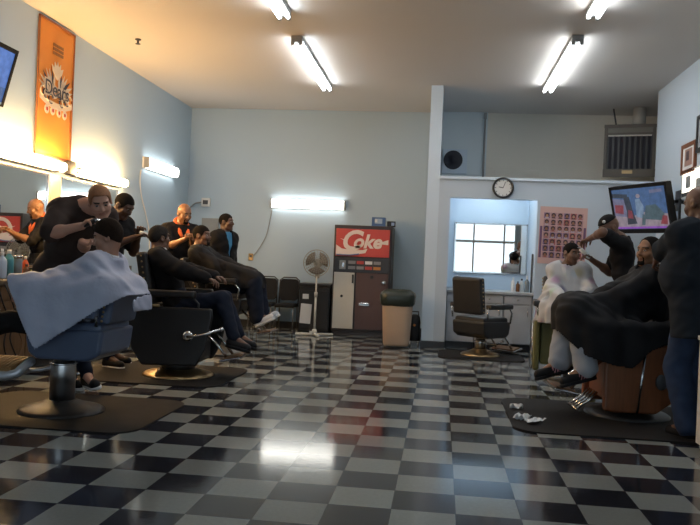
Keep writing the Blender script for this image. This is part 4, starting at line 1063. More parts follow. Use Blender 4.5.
# waiting chairs along the back wall
def waiting_chair(label, loc, rz, grp):
    t = thing('waiting_chair', label, 'chair', loc, rz, grp)
    w = .325
    bm = nb(); bx(bm, (0, 0, .41), (w, .40, .06), .02); obj('seat', bm, mat('chair_seat', (.014, .014, .015), .7, spec=.2), t)
    bm = nb(); R = Matrix.Rotation(-.12, 3, 'X'); prism(bm, rrect(w-.02, .36, .06, cy=.0), -.025, .025, lambda u, v, k: (u, .20+k+v*.12, .66+v)); obj('backrest', bm, mat('chair_back', (.014, .014, .016), .7, spec=.2) if 'chair_back' not in bpy.data.materials else bpy.data.materials['chair_back'], t)
    bm = nb(); tube(bm, [(-w/2, .18, .38), (-w/2, .185, .60), (-w/2, .23, .82), (-w/2+.06, .24, .865), (w/2-.06, .24, .865), (w/2, .23, .82), (w/2, .185, .60), (w/2, .18, .38)], .011, 8); obj('back_frame', bm, M['black'], t)
    for sx in (-1, 1):
        for sy in (-1, 1):
            bm = nb(); tube(bm, [(sx*w*.46, sy*.17, .39), (sx*w*.48, sy*.20, .012)], .011, 8); lathe(bm, [(.016, 0), (.016, .02)], (sx*w*.48, sy*.20, 0), 10); obj('leg', bm, M['dull_steel'], t)
    return t
wl_ = ['black padded waiting chair beside the black cabinet', 'black padded waiting chair, second from the black cabinet', 'black padded waiting chair half hidden behind the reclined customer\'s knees']
for k, px in enumerate((286.5, 264.5, 242.5)):
    q = at(px, 300, 12.5)
    if k == 0: wc = waiting_chair(wl_[0], (q[0], 12.5, 0), 0, 'waiting chairs on the back wall')
    else: dup(wc, (q[0], 12.5, 0), 0, wl_[k])

# ---------------------------------------------------------------- left back-bar
def back_cabinet(y, label, first=[None]):
    if first[0] is not None: return dup(first[0], (XL+.02, y, 0), 0, label)
    t = thing('base_cabinet', label, 'cabinet', (XL+.02, y, 0), 0, 'brown base cabinets along the left wall'); first[0] = t
    bm = nb(); bx(bm, (.24, 0, .46), (.46, .89, .74)); bx(bm, (.22, 0, .045), (.42, .89, .09), mi=1); obj('carcass', bm, [M['cabwood'], M['baseboard']], t)
    for s in (-1, 1):
        bm = nb(); bx(bm, (.479, s*.222, .40), (.018, .435, .56), .004); d = obj('door', bm, M['cabwood'], t)
        bm = nb(); tube(bm, [(.488, s*.05, .52), (.515, s*.05, .53), (.515, s*.05, .62), (.488, s*.05, .63)], .006, 8); obj('handle', bm, M['chrome'], d)
        bm = nb(); bx(bm, (.479, s*.222, .755), (.018, .435, .12), .004); d = obj('drawer', bm, M['cabwood'], t)
        bm = nb(); ball(bm, (.50, s*.222, .755), .014); obj('knob', bm, M['chrome'], d)
    first[0] = t
for y, l in ((7.35, 'brown base cabinet at the left edge beneath the bottles'), (8.25, 'brown base cabinet under the beige board between mirrors'), (9.15, 'brown base cabinet behind the red-haired barber'), (6.45, 'nearest brown base cabinet along the left wall'), (10.05, 'farthest brown base cabinet along the left wall')): back_cabinet(y, l)
bm = nb(); bx(bm, (XL+.27, 8.25, .855), (.53, 4.52, .045), .008); bx(bm, (XL+.015, 8.25, .93), (.025, 4.52, .11), .004); o = obj('worktop', bm, mat('dark_worktop', (.10, .075, .055), .3)); tag(o, 'long dark worktop under the left wall mirrors', 'worktop')
gb = 'bottles on the left worktop'
ZB = .879
def onbar(px, py=262): q = atx(px, py, -4.08); return (q[0], q[1], ZB)
spray('spray_bottle', 'white and blue spray bottle at the very left edge of the worktop', onbar(2), .045, .30, mat('pale_blue_plastic', (.45, .55, .68), .35), M['white'], gb, .6)
bottle('shampoo_bottle', 'teal bottle with white cap beside the spray bottle', onbar(9), .045, .27, teal, M['white'], group=gb)
bottle('comb_jar', 'smoky glass jar between teal and orange bottles', onbar(17), .05, .22, clearg, M['chrome'], .8, gb, 'jar', .85)
bottle('shampoo_bottle', 'slim orange-red bottle with white cap next to the barber', onbar(25.5), .03, .21, red_o, M['white'], group=gb)
bottle('hair_gel_tub', 'low olive tub in front of the orange-red bottle', (XL+.48, onbar(20)[1]-.05, ZB), .045, .11, olive, M['black'], .85, gb, 'tub', .8)
bottle('aftershave_bottle', 'small dark bottle between teal bottle and jar', (XL+.46, onbar(13)[1], ZB), .03, .14, amber, M['black'], group=gb)
# clipper cords tangled on the cabinet front at the left edge
for k, (pts, lab) in enumerate(((((2, 300), (8, 320), (4, 345), (10, 366)), 'black clipper cord looping down the cabinet at the left edge'), (((10, 296), (16, 318), (10, 338), (18, 360)), 'dark clipper cord hanging right of the first loop'), (((18, 300), (13, 318), (22, 342), (15, 362)), 'brown clipper cord crossing in front of the cabinet door'))):
    P_ = [atx(x, y, XL+.56+.02*k) for x, y in pts]; P_ = [(XL+.50, P_[0][1], ZB+.004)]+[tuple(p) for p in P_]
    cord('clipper_cord', P_, .007, lab, 'cord', M['black'] if k < 2 else M['cabwood'])
# ---------------------------------------------------------------- barber chairs (local +Y is where the sitter looks)
def rzof(az): return math.radians(az-90)
def barber_chair(label, loc, az, zs=.56, ah=.20, shy=0.0, custom_foot=None, pad=None, shell=None, base_m=None, col_m=None, rb=.31, recline=.22, style='pedestal', bh=.52, foot=True, arms=True, lever=True, grp='hydraulic barber chairs', head=True, backz=0.0, col_r=.088):
    pad = pad or M['vinyl']; shell = shell or M['vinyl']; base_m = base_m or M['dull_steel']; col_m = col_m or M['steel']
    t = thing('barber_chair', label, 'barber chair', loc, rzof(az), grp)
    yz = lambda u, v, w: (w, u, v)
    bm = nb(); lathe(bm, [(rb, 0), (rb, .018), (rb*.93, .035), (rb*.6, .06), (rb*.38, .085), (col_r*1.1, .095)], (0, 0, 0), 40); obj('base', bm, base_m, t)
    if style in ('pedestal',):
        bm = nb(); lathe(bm, [(col_r, .09), (col_r, zs-.25), (col_r*.96, zs-.235), (col_r*.8, zs-.23), (col_r*.8, zs-.12)], (0, 0, 0), 28); c_ = obj('column', bm, col_m, t)
        bm = nb(); tube(bm, [(col_r*1.03*math.cos(a), col_r*1.03*math.sin(a), zs-.245) for a in np.linspace(0, 2*PI, 29)[:-1]], .008, 8, closed=True); obj('ring', bm, M['chrome'], c_)
        bm = nb(); prism(bm, [(u+shy, v) for u, v in [(-.26, zs-.14), (-.17, zs-.19), (.20, zs-.19), (.26, zs-.15), (.28, zs-.06), (.28, zs+.02), (-.28, zs+.03)]], -.27, .27, yz); s_ = obj('seat_shell', bm, shell, t)
        md = s_.modifiers.new('b', 'BEVEL'); md.width = .025; md.segments = 3
    else:
        bm = nb(); lathe(bm, [(.16, .06), (.15, .16)], (0, 0, 0), 28); obj('column', bm, M['black'], t)
        tub = style == 'tub'
        ol = [(-.45, .68), (.39, .68), (.40, .60), (.34, .30), (.26, .14), (-.26, .13), (-.36, .28), (-.46, .60)] if tub else [(-.27, .62), (.28, .62), (.29, .50), (.29, .09), (.20, .075), (-.12, .075), (-.24, .16), (-.29, .42)]
        for s in (-1, 1):
            bm = nb(); prism(bm, ol, s*.30-.03, s*.30+.03, yz); p_ = obj('side_panel', bm, shell, t); md = p_.modifiers.new('b', 'BEVEL'); md.width = .02; md.segments = 3
            if tub:
                bm = nb(); tube(bm, [(s*.335, -.45, .60), (s*.335, -.43, .685), (s*.335, -.1, .69)], .013, 8); obj('rim', bm, M['brass'], p_)
                bm = nb(); lathe(bm, [(.055, .03), (.055, .045), (.035, .06), (.02, .065)], (0, 0, 0), 20, axis='X')
                for v_ in bm.verts: v_.co = Vector((s*(.30+v_.co.x), .18+v_.co.y, .42+v_.co.z))
                obj('hub', bm, M['chrome'], p_)
            else:
                bm = nb(); tube(bm, [(s*.337, -.02, .60), (s*.337, .03, .08)], .011, 8); obj('chrome_strip', bm, M['chrome'], p_)
                bm = nb(); ball(bm, (s*.335, -.15, .33), .05, sc=(.35, 1, 1.25)); obj('hub', bm, M['darkgrey'], p_)
        bm = nb(); bx(bm, (0, 0, .38), (.52, .50, .46), .03); obj('seat_shell', bm, shell if not tub else M['vinyl'], t)
        if not tub:
            bm = nb()
            for k in range(4): tube(bm, [(-.11+.073*k, .28, .20), (-.11+.073*k, .34, .13), (-.11+.073*k, .44, .06)], .011, 8)
            tube(bm, [(-.15, .44, .055), (.15, .44, .055)], .012, 8); obj('foot_grille', bm, M['chrome'], t)
    bm = nb(); bx(bm, (0, shy, zs+.02), (.50, .52, .12), .045, seg=4); obj('seat', bm, pad, t)
    R = Matrix.Rotation(recline, 3, 'X')
    bm = nb(); c = Vector((0, -.25+shy, zs+.07+backz)); sb = R @ Vector((0, 0, bh/2)); bx(bm, c+sb, (.48, .11, bh), .04, rot=R, seg=4); bk = None
    for s in (-1, 1):
        for k in range(9): ball(bm, c+(R @ Vector((s*.240, .0, bh*(k+.7)/9.4))), .010, seg=8, mi=1)
    bk = obj('backrest', bm, [pad, M['brass']], t)
    if head:
        bm = nb(); hc = c+(R @ Vector((0, .01, bh+.09))); bx(bm, hc, (.24, .09, .13), .035, rot=R, seg=3); cyl(bm, c+(R @ Vector((0, 0, bh-.03))), hc, .014, seg=8); obj('headrest', bm, pad, t)
    if arms:
        for s in (-1, 1):
            bm = nb(); tube(bm, [(s*.295, -.24+shy, zs+.06), (s*.305, -.25+shy, zs+ah), (s*.305, .20+shy, zs+ah), (s*.30, .26+shy, zs+ah-.06), (s*.29, .24+shy, zs+.0)], .013, 8); a_ = obj('armrest', bm, M['chrome'] if style != 'tub' else M['black'], t)
            bm = nb(); bx(bm, (s*.305, -.01+shy, zs+ah+.025), (.085, .48, .065), .022, seg=3); obj('arm_pad', bm, pad, a_)
    if foot:
        bm = nb()
        for s in (-1, 1): tube(bm, [(s*.13, .26, zs-.12), (s*.13, .42, zs-.26), (s*.13, .50, zs-.36)], .014, 8)
        bx(bm, (0, .55, zs-.375), (.42, .20, .022), .008, rot=Matrix.Rotation(.2, 3, 'X')); ft = obj('footrest', bm, M['chrome'], t)
        bm = nb(); bx(bm, (0, .55, zs-.36), (.36, .15, .014), .004, rot=Matrix.Rotation(.2, 3, 'X')); obj('foot_pad', bm, M['cabwood'], ft)
    if lever:
        bm = nb()
        if style == 'tub': tube(bm, [(.37, .18, .42), (.385, .30, .435), (.39, .50, .50)], .012, 8); ball(bm, (.39, .51, .503), .02)
        else: tube(bm, [(.0, 0, .16), (.22, .03, .17), (.32, .05, .22)], .010, 8); ball(bm, (.33, .05, .225), .018)
        obj('lever', bm, M['chrome'], t)
    return t
barber_chair('barber chair with slate blue seat shell and thick steel column, nearest on the left', (-2.68, 5.28, 0), 180, .60, ah=.12, shy=-.13, foot=False, shell=M['blue_vinyl'], pad=M['blue_vinyl'], rb=.30, bh=.30, head=False, grp=None, recline=.15, base_m=mat('dark_cast_base', (.022, .019, .018), .5, .3))
barber_chair('black tub-sided barber chair with chrome side lever, second on the left', (-2.49, 7.22, 0), 2, .58, style='tub', rb=.34, base_m=M['brass'], bh=.50, grp=None, recline=.18, head=False, backz=.04)
barber_chair('chrome and black barber chair under the reclined customer with white sneakers', (-2.60, 9.1, 0), 0, .66, rb=.30, grp=None, recline=.55, bh=.46, head=False)
barber_chair('empty black barber chair standing in front of the mirror niche', (.56, 10.35, 0), 48, .44, rb=.26, col_r=.075, base_m=M['brass'], bh=.48, grp=None, head=False, recline=.12, backz=.05)
olive_m = mat('olive_panel', (.13, .12, .035), .5)
barber_chair('barber chair with olive side panels beneath the child in the white cape', (1.38, 8.72, 0), -95, .68, ah=.10, style='panel', shell=olive_m, rb=.30, bh=.36, grp=None, head=False, foot=False, lever=False)
barber_chair('orange wooden sided barber chair with dark hub on the right', (1.57, 6.58, 0), 185, .58, ah=.10, style='panel', shell=M['wood'], base_m=M['black'], rb=.34, bh=.46, grp=None, head=False, recline=.14, lever=False)

# swung-out footrest of the nearest chair: ribbed tan pad in a pale metal tray
t = [o for o in bpy.data.objects if o.get('label', '').startswith('barber chair with slate blue')][0]
IM = Matrix.Rotation(-rzof(180), 4, 'Z') @ Matrix.Translation((2.68, -5.28, 0))
bm = nb(); bx(bm, (-3.19, 5.02, .30), (.64, .30, .03), .006)
tube(bm, [(-3.51, 4.875, .305), (-2.88, 4.875, .305), (-2.81, 4.89, .325), (-2.775, 4.92, .37), (-2.77, 5.0, .40)], .032, 10); tube(bm, [(-3.0, 5.16, .29), (-2.85, 5.22, .30), (-2.70, 5.28, .33)], .016, 8)
bmesh.ops.transform(bm, matrix=IM, verts=bm.verts); ft = obj('footrest', bm, mat('pale_tray', (.50, .52, .56), .3, .5), t)
bm = nb()
for k in range(22): bx(bm, (-3.47+.028*k, 5.04, .37), (.02, .24, .022), .004, rot=Matrix.Rotation(.22, 3, 'X'))
bx(bm, (-3.18, 5.04, .355), (.62, .25, .04), rot=Matrix.Rotation(.22, 3, 'X'))
bmesh.ops.transform(bm, matrix=IM, verts=bm.verts); obj('ribbed_pad', bm, mat('tan_ribs', (.42, .23, .09), .5), ft)
# rubber mats under the chairs
def floor_mat_thing(label, x, y, w, d, r=.2):
    bm = nb(); prism(bm, rrect(w, d, r, 8), 0.0, .010, lambda u, v, k: (u, v, k)); o = obj('floor_mat', bm, M['rubber']); o.location = (x, y, 0); tag(o, label, 'mat', 'black mats under the barber chairs')
floor_mat_thing('black rubber mat with hair on it under the slate blue barber chair', -2.68, 5.33, 1.50, 1.22)
floor_mat_thing('black rubber mat under the tub-sided barber chair', -2.68, 7.25, 1.50, 1.30)
floor_mat_thing('black rubber mat under the orange wooden barber chair', 1.45, 6.35, 1.75, 1.45)
floor_mat_thing('black rubber mat before the mirror niche under the empty chair', .56, 10.30, 1.1, 1.0)
for i_, (px, py, sz, lab) in enumerate(((516, 410, .10, 'crumpled white paper scrap on the mat edge, farthest from the wooden chair'), (522, 421, .12, 'torn white paper scrap on the floor, left of a flatter one'), (535, 424, .15, 'flat white paper strip on the floor nearest the wooden chair'))):
    q = onfloor(px, py, .0); bm = nb(); rr = random.Random(i_+4); g = [[bm.verts.new((sz*(a/6-.5)*(1.3 if i_ == 2 else 1), sz*(b2/6-.5)*.6, .012+.018*rr.random()+(.02*math.sin(a*1.3+b2) if i_ < 2 else 0)+.012)) for b2 in range(7)] for a in range(7)]
    for a in range(6):
        for b2 in range(6): bm.faces.new((g[a][b2], g[a+1][b2], g[a+1][b2+1], g[a][b2+1]))
    o = obj('paper_scrap', bm, M['paper']); o.location = (q[0], q[1], 0); o.rotation_euler = (0, 0, .5*i_); tag(o, lab, 'paper', 'paper scraps on the floor')
    o.modifiers.new('t', 'SOLIDIFY').thickness = .003
# white cabinet end at the right edge
t = thing('work_cabinet', 'white work cabinet cut by the right edge beside the barber in jeans', 'cabinet', (2.10, 5.35, 0))
bm = nb(); bx(bm, (0, 0, .39), (.66, .28, .70), .006); bx(bm, (0, .02, .03), (.60, .23, .06)); obj('carcass', bm, M['white'], t)
bm = nb(); bx(bm, (0, 0, .755), (.68, .30, .03), .006); obj('top', bm, M['white'], t)
for s in (-1, 1):
    bm = nb(); bx(bm, (s*.155, -.149, .39), (.30, .018, .62), .004); d = obj('door', bm, M['white'], t)
    bm = nb(); ball(bm, (s*.03, -.168, .5), .014); obj('knob', bm, M['chrome'], d)
# white dryer on the left wall past the mirrors
q = atx(133, 236, XL+.12)
t = thing('hair_dryer', 'small white hair dryer hung on the left wall beyond the second barber', 'hair dryer', (XL, q[1], q[2]))
bm = nb(); bx(bm, (.02, 0, -.02), (.04, .06, .10), .008); obj('holder', bm, M['white'], t)
bm = nb(); tube(bm, [(.09, -.12, .02), (.09, -.05, .03), (.09, .04, .035), (.09, .10, .03)], [.03, .038, .05, .045], 14); obj('barrel', bm, M['white'], t)
bm = nb(); tube(bm, [(.09, .05, .0), (.085, .06, -.10)], [.022, .018], 10); obj('handle', bm, M['white'], t)

# ---------------------------------------------------------------- people
def skin(n, c, lip=None):
    m = mat('skin_'+n, c, .45, var=.10, scale=14); l = mat('lip_'+n, lip or (c[0]*.8, c[1]*.68, c[2]*.7), .4); return (m, l)
SK = dict(fair=skin('fair', (.50, .27, .19)), tan=skin('tan', (.38, .19, .125)), warm=skin('warm', (.25, .115, .055)), brown=skin('brown', (.145, .070, .042)), deep=skin('deep', (.085, .042, .028)))
M['cl_black'] = mat('black_cloth', (.011, .010, .011), .9, spec=.2, var=.2, bump=.1, bscale=60)
M['cl_brownblack'] = mat('brown_black_cloth', (.040, .027, .023), .85, spec=.25, var=.25, bump=.1, bscale=60)
M['cl_navy'] = mat('navy_cloth', (.020, .024, .036), .85, var=.2)
M['cl_slate'] = mat('dark_slate_cloth', (.017, .022, .030), .9, spec=.2, var=.2)
M['denim'] = mat('blue_denim', (.032, .052, .105), .9, spec=.2, var=.3, scale=12)
M['denim_dark'] = mat('dark_denim', (.010, .014, .027), .9, spec=.2, var=.3, scale=12)
M['khaki'] = mat('pale_grey_cotton', (.34, .36, .40), .85, var=.12)
M['cl_blue'] = mat('bright_blue_shirt', (.045, .20, .36), .8, var=.1)
M['orange'] = mat('orange_collar', (.72, .14, .03), .7)
M['sole_w'] = mat('white_sole', (.66, .66, .66), .6); M['shoe_b'] = mat('black_shoe', (.008, .008, .010), .6, spec=.2); M['shoe_w'] = mat('white_shoe', (.62, .63, .66), .6); M['flash'] = mat('shoe_flash', (.45, .20, .22), .5)
M['hair_b'] = mat('black_hair', (.009, .007, .006), .95, spec=.15, var=.3, scale=60, bump=.4, bscale=160); M['hair_g'] = mat('greying_hair', (.030, .026, .024), .95, spec=.15, var=.35, scale=60, bump=.4, bscale=160)
M['hair_r'] = mat('ginger_hair', (.27, .12, .055), .8, var=.3, scale=60, bump=.4, bscale=160); M['hair_d'] = mat('dark_brown_hair', (.020, .012, .008), .9, spec=.15, var=.3, scale=50, bump=.4, bscale=160)
M['cape_blue'] = mat('grey_blue_cape', (.42, .45, .58), .6, var=.08, scale=3, bump=.9, bscale=11)
M['cape_black'] = mat('black_cape', (.012, .012, .014), .75, var=.15, spec=.2, bump=.15, bscale=9)
def spot_mat():
    m = mat('white_cape_with_spots', (.46, .46, .47), .55, var=.03)
    nt = m.node_tree; N = nt.nodes; L = nt.links; b = N['Principled BSDF']; tc = N.new('ShaderNodeTexCoord')
    vo = N.new('ShaderNodeTexVoronoi'); vo.inputs['Scale'].default_value = 7; L.new(tc.outputs['Object'], vo.inputs['Vector'])
    mr = N.new('ShaderNodeMapRange'); mr.inputs[1].default_value = .25; mr.inputs[2].default_value = .55; mr.inputs[3].default_value = .6; mr.inputs[4].default_value = 0; L.new(vo.outputs['Distance'], mr.inputs[0])
    hs = N.new('ShaderNodeHueSaturation'); hs.inputs['Saturation'].default_value = .75; hs.inputs['Value'].default_value = .45; L.new(vo.outputs['Color'], hs.inputs['Color'])
    mx = N.new('ShaderNodeMix'); mx.data_type = 'RGBA'; mx.inputs[6].default_value = (.46, .46, .47, 1); L.new(hs.outputs[0], mx.inputs[7]); L.new(mr.outputs[0], mx.inputs[0]); L.new(mx.outputs[2], b.inputs['Base Color'])
    return m
M['cape_spot'] = spot_mat()
def cape(B, m, zmin, g=.03, lg=0.0, h=.55, extra=(), vox=.010, fold=.012, nf=9, lap=.03, kk_=.07, lapw=.06, arm_g=0.0, neck=.022):
    v = Vol(); add_torso(v, B, g, .02, k=.06)
    s = B.s
    for L in (True, False):
        sh, el, wr = (B.shL, B.elL, B.wrL) if L else (B.shR, B.elR, B.wrR); hp, kn = (B.hipL, B.knL) if L else (B.hipR, B.knR)
        v.cap(B.nbase, sh, (.05+g)*s, (.055+g)*s, k=.045); v.cap(sh, el, (.057+g)*s, (.050+g)*s, k=.045)
        v.drop(el, wr+nrm(wr-el)*.12, (.05+g+arm_g)*s, (.042+g+arm_g)*s, h, k=kk_)
        v.drop(hp+V(0, 0, lap), kn+V(0, 0, lap*.5), (.09+g+lg)*s, (.068+g+lg)*s, h, k=kk_)
    kk = (B.knL+B.knR)/2; hh_ = (B.hipL+B.hipR)/2
    v.drop(hh_+V(0, 0, lap), kk+V(0, 0, lap*.5), (.09+g+lg)*s, (.07+g+lg)*s, h, k=kk_+.03)
    for e in extra: v.drop(*e)
    v.neck(B.nbase+B.nk*neck*B.s, B.nk, .12*B.s)
    v.clips.append(lambda q: zmin(q)-q[:, 2])
    c0 = (hh_+kk)/2; top = max(hh_[2], kk[2])+.05
    def nz(q):
        a = np.arctan2(q[:, 1]-c0[1], q[:, 0]-c0[0]); w_ = np.clip((top+.14-q[:, 2])/.35, 0.10, 1)
        x, y, z = q[:, 0], q[:, 1], q[:, 2]
        r = fold*w_*np.sin(nf*a+2.2*np.sin(3*a+B.H*5)+2*z)
        r = r+.007*np.sin(x*21+3*np.sin(z*9+y*4))*np.sin(z*17+y*14)+.004*np.sin(x*37+z*29+4*np.sin(y*11+z*7))
        return r
    v.noise = nz
    return vobj('cape', v.mesh(vox), m, B.o, B.org, keep=lambda c: (c[:, 2]-zmin(c)) > vox*.75, solid=.004)
def clipper(label, loc, d, up=(0, 0, 1), m=None):
    t = thing('hair_clipper', label, 'hair clipper', tuple(loc)); x = nrm(d); s_ = nrm(np.cross(up, x)); u = np.cross(x, s_)
    L = lambda a, b, c: tuple(x*a+s_*b+u*c)
    bm = nb(); tube(bm, [L(-.085, 0, 0), L(-.06, 0, 0), L(0, 0, .004), L(.05, 0, .003), L(.062, 0, 0)], [.014, .019, .022, .021, .017], 14); obj('body', bm, m or M['black'], t)
    bm = nb(); prism(bm, [(.06, -.02), (.085, -.022), (.085, .022), (.06, .02)], -.006, .006, lambda a, b, c: L(a, b, c)); obj('blade', bm, M['chrome'], t)
    return t

# 1 customer under the grey-blue cape, nearest on the left
B = skeleton(1.68, (-2.60, 5.28, .65), 180, (.42, .0, .90), (.10, 0, 1), hdir(190, -14), (-2.95, 5.14, .86), (-2.95, 5.42, .86), (-3.40, 5.08, .50), (-3.40, 5.24, .52), kneeL=(-.3, 0, 1), kneeR=(-.3, 0, 1))
person(B, 'seated customer wearing a grey-blue cape, profile to the left, nearest on the left side', SK['tan'], 'customers in the barber chairs')
hair(B, M['hair_d'], .012, .095, -.085, top=.012, fade=True); shirt(B, M['cl_black'], sleeve=.45); trousers(B, M['cl_black']); shoes(B, M['shoe_b'], M['sole_w'])
def zmA(q):
    x = q[:, 0]; z = np.where(x < -2.68, .49+(-2.68-x)*1.9, .49+np.minimum(x+2.68, .55)*.69)
    return np.where(x > -2.10, .755, z)
cape(B, M['cape_blue'], zmA, g=.03, h=.60, extra=[(V(-2.24, 5.10, .92), V(-2.24, 5.46, .92), .085, .085, .4, .10), (V(-2.135, 5.12, .85), V(-2.135, 5.40, .85), .035, .035, .3, .09), (V(-2.32, 5.0, .90), V(-2.75, 4.97, .88), .09, .09, .6, .16), (V(-2.75, 4.97, .88), V(-3.1, 5.0, .93), .09, .08, .6, .10)], fold=.016)
collar_ring(B, M['paper'], .074, .012, 'neck_strip', dz=.022)

# 2 ginger barber bending over him
B = skeleton(1.84, (-3.06, 5.98, 1.02), -38, (.22, -.13, .48), (.86, -.44, .30), hdir(-56, -28), at(82, 242, 5.62), at(82, 226, 5.44), (-3.12, 6.22, .09), (-2.86, 6.08, .09), head_roll=.2, poleR=(-.7, -.4, -.6), poleL=(-.5, .2, -.8))
B1 = B
person(B, 'light-skinned ginger barber in dark shirt bending over the customer in the blue cape', SK['fair'], 'standing barbers', handdR=(.75, -.25, .45), handdL=(.9, -.2, -.1), palmL=(0, -.3, 1), palmR=(.4, 0, -.8), curlL=.5, curlR=.6)
hair(B, M['hair_r'], .006, .075, -.05); shirt(B, M['cl_brownblack'], .036, .46, -.28, belly=.04); trousers(B, M['denim_dark']); shoes(B, M['shoe_b'], M['sole_w'])
clipper('black clipper in the upper hand of the ginger barber', B.wrR+V(.085, -.03, .025), (.8, -.3, .25))

# 3 second barber, dark shirt
B = skeleton(1.80, (-3.48, 7.62, .985), -12, (.14, -.05, .49), (.45, -.3, .8), hdir(-14, -34), at(139, 234, 7.60), at(136, 237, 7.33), (-3.40, 7.78, .09), (-3.30, 7.45, .09))
person(B, 'dark-skinned barber in black shirt leaning towards the grey-haired customer, behind the ginger barber', SK['deep'], 'standing barbers', palmL=(0, 0, -1), palmR=(0, 0, -1), curlL=.6, curlR=.6)
hair(B, M['hair_b'], .005, .06, -.055); shirt(B, M['cl_black'], .02, .40, -.2); trousers(B, M['denim_dark']); shoes(B, M['shoe_b'], M['sole_w'])
clipper('white clipper held over the grey-haired customer', B.wrR+nrm(B.wrR-B.elR)*.10+V(.02, 0, -.02), (.9, .2, -.4), m=M['white'])

# 4 customer seen from behind in the black tub chair
B = skeleton(1.72, (-2.53, 7.25, .69), 10, (-.44, .02, .90), (-.05, .05, 1), hdir(52, 2), (-2.02, 7.45, .92), (-2.10, 7.02, .93), (-1.93, 7.34, .40), (-1.92, 7.12, .40), toeL=(1, .1, -.2), toeR=(1, -.1, -.2))
person(B, 'customer with greying hair seen from behind in the black tub chair', SK['brown'], 'customers in the barber chairs')
hair(B, M['hair_g'], .008, .06, -.075); shirt(B, M['cl_black'], .03, 1.0, -.06); trousers(B, M['denim_dark'], .02); shoes(B, M['shoe_b'], M['shoe_b']); collar_ring(B, M['paper'], .074, .014, 'neck_strip', dz=.022)

# 5 reclined customer with white sneakers
B = skeleton(1.78, (-2.66, 9.1, .78), 0, (-.52, 0, .85), (.10, 0, 1), hdir(-8, 2), (-2.38, 9.22, 1.0), (-2.40, 8.95, 1.0), at(262, 316, 9.15), at(257, 318, 8.95), toeL=(1, .1, .60), toeR=(1, -.05, .50), kneeL=(.5, 0, 1), kneeR=(.5, 0, 1))
person(B, 'reclined customer in dark jacket and jeans with white sneakers stretched out', SK['brown'], 'customers in the barber chairs')
hair(B, M['hair_b'], .006, .05, -.05); goatee(B, M['hair_b']); shirt(B, M['cl_black'], .028, 1.0, -.10); trousers(B, M['denim_dark'], .022, baggy=.012); shoes(B, M['shoe_w'], M['sole_w']); collar_ring(B, M['paper'], .074, .012, 'neck_strip', dz=.022)
cape(B, M['cape_black'], lambda q: np.full(len(q), .80), g=.026, h=.3, fold=.008)

# 6 bald barber with the orange collar
B = skeleton(1.83, (-3.43, 9.78, .99), -48, (.03, -.04, 1), (.25, -.2, 1), hdir(-38, -20), at(191, 237, 9.42), at(185, 239, 9.38), (-3.30, 9.95, .09), (-3.42, 9.72, .09))
person(B, 'bald barber in black shirt with bright orange collar', SK['warm'], 'standing barbers', palmL=(0, 0, -1), palmR=(0, 0, -1), curlL=.7, curlR=.7)
goatee(B, M['hair_b']); shirt(B, M['cl_black'], .022, .5, -.15); trousers(B, M['cl_black']); shoes(B, M['shoe_b'], M['shoe_b'])
bm = nb(); n_ = nrm(B.nk*.8+B.tf*.5); x_ = nrm(B.tl-n_*(B.tl@n_)); y_ = np.cross(n_, x_); c_ = B.nbase+B.nk*.034
tube(bm, [Vector(c_+(x_*math.cos(a)*.078+y_*math.sin(a)*.088)*B.s-B.org) for a in np.linspace(0, 2*PI, 29)[:-1]], .026, 8, closed=True)
for s in (-1, 1): tube(bm, [Vector(B.nbase+B.tl*s*.065+B.tf*.055-B.org), Vector(B.chest+B.tl*s*.055+B.tf*.115-B.u*.05-B.org), Vector(B.chest+B.tl*s*.02+B.tf*.145-B.u*.14-B.org)], [.026, .028, .012], 8)
obj('collar', bm, M['orange'], B.o)

# 7 man in the blue shirt by the back wall
B = skeleton(1.78, (-3.14, 10.85, .955), -24, (0, 0, 1), (.05, 0, 1), hdir(-6, 0), (-3.03, 10.98, .80), (-3.32, 10.62, .82), (-2.98, 10.93, .09), (-3.13, 10.77, .09))
person(B, 'man standing by the back wall in black jacket over bright blue shirt', SK['deep'])
hair(B, M['hair_b'], .004, .062, -.05); shirt(B, M['cl_blue'], .014, .3, -.1)
v = Vol(); add_torso(v, B, .034)
for L in (True, False): add_arm(v, B, L, .030, 1.0)
for h_ in (B.hipL, B.hipR): v.cap(h_, h_-V(0, 0, .12), .135, k=.06)
v.neck(B.nbase+B.nk*.012, B.nk*.8+B.u*.3, .11); v.plane(B.pelvis-B.u*.17, -B.u)
v.clips.append(lambda q, B=B: np.minimum((q-B.chest)@B.tf-.03, .066+.20*((q-B.chest)@B.u)-np.abs((q-B.chest)@B.tl)))
v.noise = WR(.004, 40, 2.0); vobj('jacket', v.mesh(.008), M['cl_black'], B.o, B.org)
trousers(B, M['cl_black']); shoes(B, M['shoe_b'], M['shoe_b'])

# 8 child in the white spotted cape
B = skeleton(1.50, (1.41, 8.70, .77), -98, (0, .08, 1), (0, -.16, 1), hdir(-60, -8), (1.54, 8.40, .92), (1.25, 8.40, .92), (1.45, 8.20, .36), (1.27, 8.20, .36), head_roll=-.08)
person(B, 'child in a white cape with faint coloured spots having a haircut', SK['brown'], 'customers in the barber chairs', head_sc=1.1)
hair(B, M['hair_b'], .006, .058, -.05); shirt(B, M['cl_black'], .007, sleeve=.3); trousers(B, M['denim']); shoes(B, M['shoe_b'], M['sole_w'])
cape(B, M['cape_spot'], lambda q: np.full(len(q), .60), g=.030, kk_=.09, neck=.016, h=.5, fold=.016, nf=11, extra=[(V(1.68, 8.45, .78), V(1.68, 8.8, .78), .05, .05, .3, .20), (V(1.13, 8.45, .78), V(1.13, 8.8, .78), .05, .05, .3, .20)])

